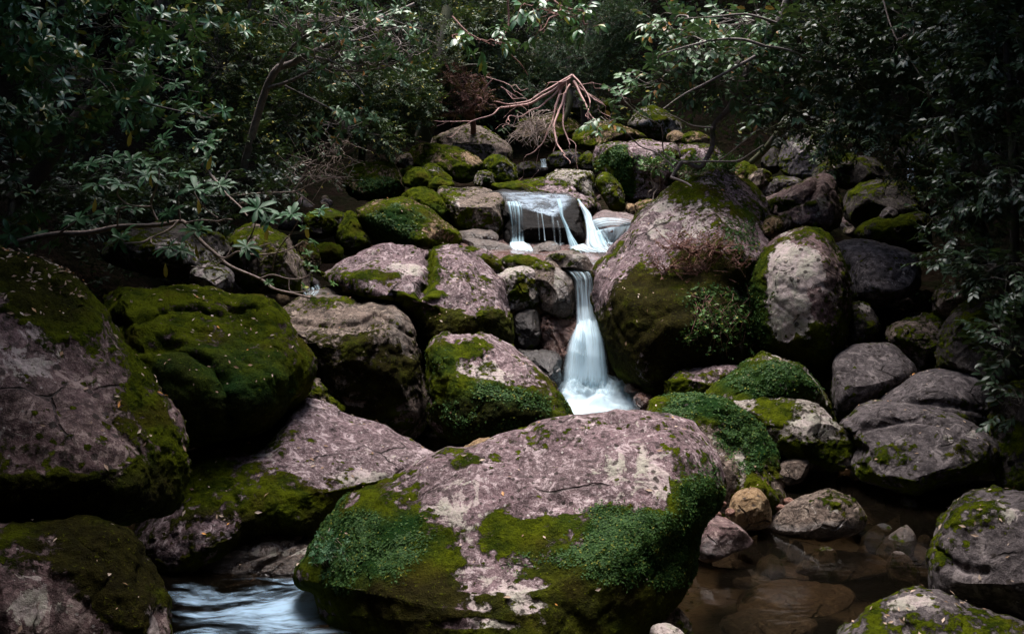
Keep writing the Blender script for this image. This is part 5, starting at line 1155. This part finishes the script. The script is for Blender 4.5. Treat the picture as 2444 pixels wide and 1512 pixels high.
plant('overhanging_spray', 'spray of large drooping leaves on red-brown twigs hanging in at the top edge', 'branch', LM['glossy'], BK['red'],
      [([(1208, -30, 10), (1214, 60, 9.9), (1195, 105, 9.8), (1240, 150, 9.8), (1260, 180, 9.8)], .012, .005), ([(1290, -30, 10), (1340, 15, 9.8), (1390, 25, 9.7)], .012, .005), ([(1080, 40, 10), (1120, 80, 9.8), (1180, 110, 9.7)], .01, .004)],
      [(1330, 30, 9.7, 80, 22, .2), (1395, 60, 9.6, 20, 25, .12), (1170, 95, 9.7, 60, 22, .2), (1080, 85, 9.7, 30, 15, .15), (1290, 75, 9.7, 20, 30, .12), (1270, 15, 9.8, 50, 20, .2)], n=44, nleaf=6, ll=.12, lw=.046, L=.16, thr=-9, twig=.8, droop=.7)
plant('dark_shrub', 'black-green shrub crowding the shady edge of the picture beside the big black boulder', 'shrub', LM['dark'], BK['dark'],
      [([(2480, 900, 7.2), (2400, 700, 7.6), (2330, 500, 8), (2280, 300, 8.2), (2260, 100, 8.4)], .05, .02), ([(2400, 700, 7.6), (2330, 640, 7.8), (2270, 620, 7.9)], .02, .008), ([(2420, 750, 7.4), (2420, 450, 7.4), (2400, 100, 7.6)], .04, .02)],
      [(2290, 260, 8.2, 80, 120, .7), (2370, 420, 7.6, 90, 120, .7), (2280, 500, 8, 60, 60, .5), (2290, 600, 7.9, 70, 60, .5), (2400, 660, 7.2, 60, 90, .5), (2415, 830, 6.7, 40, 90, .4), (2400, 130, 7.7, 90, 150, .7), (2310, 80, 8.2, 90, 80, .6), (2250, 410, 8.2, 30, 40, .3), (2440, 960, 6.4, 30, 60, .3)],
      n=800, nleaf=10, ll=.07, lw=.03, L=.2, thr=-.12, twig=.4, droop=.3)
plant('leafy_sapling', 'slim bright green sapling beside the white-speckled boulder', 'sapling', LM['small'], BK['twig'],
      [([(1965, 425, 12.2), (1978, 370, 12), (1988, 300, 12), (1992, 250, 12)], .012, .004)],
      [(1975, 390, 11.9, 22, 25, .2), (1988, 340, 11.9, 25, 25, .2), (1990, 285, 11.9, 20, 25, .2), (1975, 350, 11.9, 20, 20, .15)], n=120, nleaf=9, ll=.07, lw=.026, L=.15, thr=-.3, twig=.4)
plant('low_shrub', 'low blue-green feathery shrub before the far thin waterfall', 'shrub', LM['small'], BK['twig'],
      [([(2250, 450, 9.8), (2220, 420, 9.6), (2170, 405, 9.4)], .012, .005)],
      [(2165, 415, 9.4, 30, 15, .2), (2210, 400, 9.4, 40, 16, .2), (2245, 385, 9.5, 35, 15, .2), (2190, 425, 9.3, 35, 10, .15)], n=130, nleaf=10, ll=.05, lw=.02, L=.16, thr=-.3, twig=.3)
plant('fern_clump', 'fresh green ferny clump growing at the crown of the towering boulder', 'plant', LM['bright'], BK['twig'], [],
      [(1690, 408, 10.3, 45, 10, .25), (1730, 402, 10.3, 30, 10, .2), (1650, 412, 10.2, 30, 8, .2)], n=150, nleaf=9, ll=.045, lw=.018, L=.13, thr=-.5, twig=.2, lift=.6)
plant('fern_clump', 'fresh green ferny clump on the front shoulder of the big square block', 'plant', LM['bright'], BK['twig'], [],
      [(1560, 398, 12.5, 28, 12, .15), (1590, 390, 12.5, 22, 10, .15)], n=70, nleaf=9, ll=.05, lw=.02, L=.13, thr=-.5, twig=.2, lift=.4)
plant('heather_bush', 'wiry reddish bush clinging to the face of the towering boulder', 'bush', LM['rust'], BK['red'], [([(1640, 620, 8.9), (1660, 600, 8.75), (1700, 585, 8.75)], .012, .006)],
      [(1620, 585, 8.72, 60, 22, .12), (1700, 590, 8.72, 70, 26, .12), (1740, 630, 8.75, 40, 30, .1), (1600, 640, 8.78, 60, 25, .08), (1680, 645, 8.7, 60, 25, .08)], n=230, nleaf=7, ll=.028, lw=.011, tpl='simple', L=.13, thr=-.3, twig=1.0, lift=.3, twr=.0032, out_bias=.4)
plant('drooping_bare_bush', 'tangle of bare mossy twigs above the yellowish flat-topped boulder', 'bush', LM['small'], BK['twig'],
      [(LMB(c1, 10.4, 9.8, [(1090, 940), (1240, 922), (1400, 915), (1470, 885), (1570, 850), (1680, 845)]), .010, .004), (LMB(c1, 10.2, 10, [(1400, 915), (1450, 940), (1500, 978)]), .006, .003), (LMB(c1, 10.2, 10.4, [(1400, 915), (1440, 850), (1480, 780), (1550, 740), (1600, 680)]), .008, .004),
       (LMB(c1, 10.2, 10.2, [(1480, 780), (1560, 790), (1640, 760)]), .006, .003), (LMB(c1, 10.3, 10.3, [(1410, 900), (1380, 850), (1350, 830)]), .005, .003)],
      [(740, 400, 10.3, 60, 40, .3), (800, 370, 10.4, 60, 40, .3), (780, 420, 10.1, 60, 25, .3), (830, 340, 10.4, 40, 25, .2)], n=80, nleaf=3, ll=.05, lw=.022, L=.2, thr=-.5, twig=1.0, twr=.003)

# ---- plants creeping over the boulders (parts of those boulders)
def leaf_cover(key, count, size, thr=.35, mat='creep', name='leaf_cover', up=.35):
    r = ROCKS[key]; w = np.clip(r['lush'] - .06, 0, 1) ** 1.6 * r['front'] * np.clip(.55 + 1.6 * fbm(r['v'], 4.0, 3, 62), .02, 1)
    f = r['f']; wf = w[f].mean(1)
    a, b_, c_ = (r['v'][f[:, k]] for k in range(3))
    ar = np.linalg.norm(np.cross(b_ - a, c_ - a), axis=1) * wf
    if ar.sum() <= 0: return
    pick = rng.choice(len(f), count, p=ar / ar.sum())
    bc = rng.dirichlet((1, 1, 1), count)
    p = a[pick] * bc[:, :1] + b_[pick] * bc[:, 1:2] + c_[pick] * bc[:, 2:]
    n_ = r['N'][f[pick, 0]]
    lv = Leaves('simple'); k = len(p)
    rd = rng.normal(size=(k, 3))
    d = unit(np.cross(n_, rd)) + n_ * .5 + np.array([0, 0, -.25])
    ln = size * rng.uniform(.35, 1.5, k)
    lv.add(p + n_ * (rng.uniform(.0, .8, (k, 1)) * size * .7), d, unit(n_ + np.array([0, -.2, up]) + rng.normal(size=(k, 3)) * .35), ln, ln * .62)
    o = lv.build(name, LM[mat], r['o'])
    o['kind'] = 'stuff'
leaf_cover('front', 30000, .0115)
leaf_cover('greencap', 8000, .015)
leaf_cover('centre', 3000, .017)
leaf_cover('fallguard', 2600, .026)
leaf_cover('upright', 900, .018)
leaf_cover('greendome', 2500, .018)
leaf_cover('far_l', 3500, .022)
leaf_cover('far_f', 1500, .022)
leaf_cover('square', 1800, .026)
# rosette plants at the tip of the foreground boulder
root = empty('rosette_plant', P(775, 1320, 4.75)); tag(root, 'little tuft of fleshy grey-green rosettes at the tip of the huge foreground boulder', 'plant')
lv = Leaves('lance'); wd_ = Wood()
bf = bvh_of(['front'])
for k in range(46):
    x, y = rng.normal(782, 24), rng.normal(1325, 28)
    q = on_rock(bf, x, y, 5.0, .0)
    ax = unit(np.array([-.35, -.6, .7]) + rng.normal(size=3) * .3)
    t_ = q + ax * rng.uniform(.02, .055)
    wd_.tube(np.array([q, t_]), .002, .0015, 3)
    spray(lv, t_[None], ax[None], np.array([.008]), 9, 'whorl', .024, .007, .0)
wd_.build('stems', BK['twig'], root); lv.build('rosettes', LM['whorl'], root)

# climbing plant on the towering boulder
bt = bvh_of(['fallguard'])
root = empty('climbing_plant', P(1760, 690, 9.0)); tag(root, 'fresh green climbing plant trailing down the dark face of the towering boulder', 'plant')
lv = Leaves('broad'); wd_ = Wood()
for k in range(32):
    x, y = rng.uniform(1650, 1790), rng.uniform(680, 760); pts = []
    for j in range(7):
        pts.append(on_rock(bt, x, y, 9.0, .03)); x += rng.normal(0, 10); y += rng.uniform(4, 22)
    pts = np.array(pts); wd_.tube(pts, .004, .002, 3)
    spray(lv, pts[1:], np.array([0, -.5, .3]) + rng.normal(size=(6, 3)) * .5, np.full(6, .05), 6, 'alt', .023, .011, .1)
wd_.build('stems', BK['red'], root); lv.build('foliage', LM['bright'], root)

# fallen leaves lying on the boulders
lv = Leaves('simple')
for key, cnt, sz in [('giant_side', 60, .035), ('mossback', 130, .03), ('slope', 90, .035), ('front', 40, .035), ('greencap', 12, .03), ('fallguard', 90, .035), ('saddle', 70, .03), ('bottomrim', 45, .035), ('poolend', 35, .035), ('greendome', 25, .03), ('greyslab', 25, .03), ('centre', 12, .03), ('corner', 15, .03), ('upright', 15, .03), ('greyroof', 12, .03), ('ledge', 14, .03), ('rapidslab', 6, .03), ('far_l', 30, .03), ('bank_c', 15, .03)]:
    r = ROCKS[key]
    wgt = np.clip(r['nz'] - .25, 0, 1) * r['front']
    pick = rng.choice(len(r['v']), cnt, p=wgt / wgt.sum())
    n_ = r['N'][pick]; p = r['v'][pick] + n_ * .006
    ln = sz * rng.uniform(.4, 1.25, cnt)
    lv.add(p, unit(np.cross(n_, rng.normal(size=(cnt, 3)))) + n_ * .12, unit(n_ + rng.normal(size=(cnt, 3)) * .25), ln, ln * rng.uniform(.3, .55, cnt))
# dense dead leaves on the soil shelf of the massive leaning boulder
r = ROCKS['giant_side']; sel = np.where((r['px'][:, 1] < 760) & (r['px'][:, 0] < 190) & r['front'])[0]
pick = rng.choice(sel, 420); n_ = r['N'][pick]; ln = .035 * rng.uniform(.4, 1.2, 420)
lv.add(r['v'][pick] + n_ * .01, unit(np.cross(n_, rng.normal(size=(420, 3)))) + n_ * .2, unit(n_ + rng.normal(size=(420, 3)) * .4), ln, ln * .4)
tag(lv.build('fallen_leaves', LM['litter'], None), 'small pale and tan fallen leaves strewn over the boulders', 'leaf litter', kind='stuff')

# undergrowth covering the banks and the hillside behind
def undergrowth(n, ll, lw, nleaf, sel, mat, L, up=.6, tpl='simple'):
    X = rng.uniform(-22, 22, n * 4); Y = rng.uniform(6, 40, n * 4)
    k = sel(X, Y); X, Y = X[k][:n], Y[k][:n]
    o = np.stack([X, Y, ground_z(X, Y) + rng.uniform(.0, .5, len(X)) * (1 + (Y > 15))], 1)
    keep = fbm(o, .6, 3, 15) > -.45
    o = o[keep]
    lv = Leaves(tpl)
    spray(lv, o, np.array([0, -.35, up]) + rng.normal(size=o.shape) * .6, L * rng.uniform(.6, 1.3, len(o)), nleaf, 'alt', ll, lw, .3)
    ob = lv.build('undergrowth', mat, None); ob['kind'] = 'stuff'
    return ob
def bank(X, Y): return (np.abs(X - .4) > halfw(Y) - .5) & (np.abs(X) < Y * .62 + 1) & (Y < 20)
def hill(X, Y): return (Y > 18.5) & (np.abs(X) < Y * .6)
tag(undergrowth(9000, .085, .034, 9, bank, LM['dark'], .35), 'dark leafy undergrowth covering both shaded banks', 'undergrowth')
tag(undergrowth(11000, .13, .055, 9, hill, LM['small'], .6), 'mixed leafy growth covering the hillside behind the stream', 'undergrowth')

# small cobbles wedged in the gaps of the boulder pile
protos = []
for k, mt in enumerate(('brown', 'grey', 'dark', 'tan', 'mauve')):
    an = np.linspace(0, 2 * np.pi, 8)[:-1]; rr_ = np.random.default_rng(k + 300)
    ol = [(1222 + 46 * math.cos(a) * rr_.uniform(.8, 1.2), 900 + 32 * math.sin(a) * rr_.uniform(.8, 1.2)) for a in an]
    protos.append(rock('cob%d' % k, 'small cobble wedged in the shaded gaps of the boulder pile', ol, 8.0, mt, tf=.11, tb=.11, tilt=10, sub=4, moss=.12, top=.1, side=.0, nk=.5, cat='cobble', name='cobble'))
big = bvh_of([k for k in ROCKS if not k.startswith('cob')])
placed = 0
for tries in range(4000):
    if placed >= 90: break
    Y = rng.uniform(5.6, 15.5); px = rng.uniform(380, 2300)
    x = (px - 1222) / FPX * Y
    py = 756 + FPX * math.tan(math.atan((2.2 - max(float(ground_z(np.array(x), np.array(Y))), -.12)) / Y) + PITCH)
    q = P(px, py, Y); dv = Vector(q - CAM)
    hit = big.ray_cast(Vector(CAM), dv.normalized())
    if hit[0] is not None and hit[3] < dv.length + .02: continue
    if 1320 < px < 1580 and Y < 12.5 and Y > 8: continue
    src = protos[rng.integers(5)]
    o = src if src.get('used') is None else src.copy()
    if o is not src: COL.objects.link(o)
    src['used'] = 1
    o.location = q + np.array([0, 0, .01]); o.rotation_euler = rng.uniform(0, 6.28, 3)
    s_ = rng.uniform(.45, 1.25); o.scale = (s_, s_ * rng.uniform(.7, 1.1), s_ * rng.uniform(.6, .9))
    o['group'] = 'small cobbles in the gaps of the boulder pile'
    placed += 1
for o in protos:
    if o.get('used') is None: bpy.data.objects.remove(o)
print('cobbles', placed)

# ---- tree crowns added outside the frame to shade the gorge, open over the stream
def shade_canopy_tree(x, y, r, h, n, squash=.55):
    bx, by = (x, y) if abs(x) > 4 or abs(y) > 16 else (x * 1.6, -9.0)      # trunks stand back from the viewpoint
    z0 = float(ground_z(np.array(bx), np.array(by)))
    root = empty('unseen_shade_tree', (bx, by, z0))
    wd_ = Wood()
    ce = np.array([x, y, h])
    wd_.tube(wiggle(np.array([bx, by, z0 - .3]), ce, 6, .05), .22, .10, 8)
    q = unit(rng.normal(size=(n, 3))); o = ce + q * rng.random((n, 1)) ** .4 * np.array([r, r, r * squash])
    for i in range(0, n, max(1, n // 26)): wd_.tube(wiggle(ce - np.array([0, 0, r * .3]), o[i], 5, .1), .05, .015, 5)
    lv = Leaves('simple')
    spray(lv, o, q + rng.normal(size=q.shape) * .5, np.full(n, .8), 7, 'alt', .42, .24, .2)
    wd_.build('trunk', BK['dark'], root); lv.build('crown', LM['canopy'], root)
    tag(root, 'tall leafy tree added out of view to shade the clearing', 'tree', 'added out-of-view trees shading the gorge')
SHADE_CANOPY = [(-7.6, 3.0, 4.2, 8.0), (-8.0, 9.8, 4.5, 8.2), (-7.0, 15.5, 4.2, 9.5), (-6.8, 21, 4.2, 12.5), (8.0, 21, 4.2, 12.5), (8.0, 14.5, 4.8, 8.8), (7.4, 8.8, 4.7, 7.4), (6.6, 2.8, 4.6, 7.6), (-9, 24, 5.5, 15), (-1, 28, 5.0, 17), (7, 24.5, 5.5, 15), (5.6, 7.6, 3.1, 7.4), (-4.9, 5.8, 3.0, 7.3), (5.0, 6.0, 2.6, 7.2), (-.6, -.6, 2.8, 7.2), (-4.5, -3.0, 4.8, 7.2), (2.6, -3.2, 4.8, 7.2), (0.0, -8.0, 4.8, 8.0)]
for x, y, r_, h_ in SHADE_CANOPY: shade_canopy_tree(x, y, r_, h_, 1300)
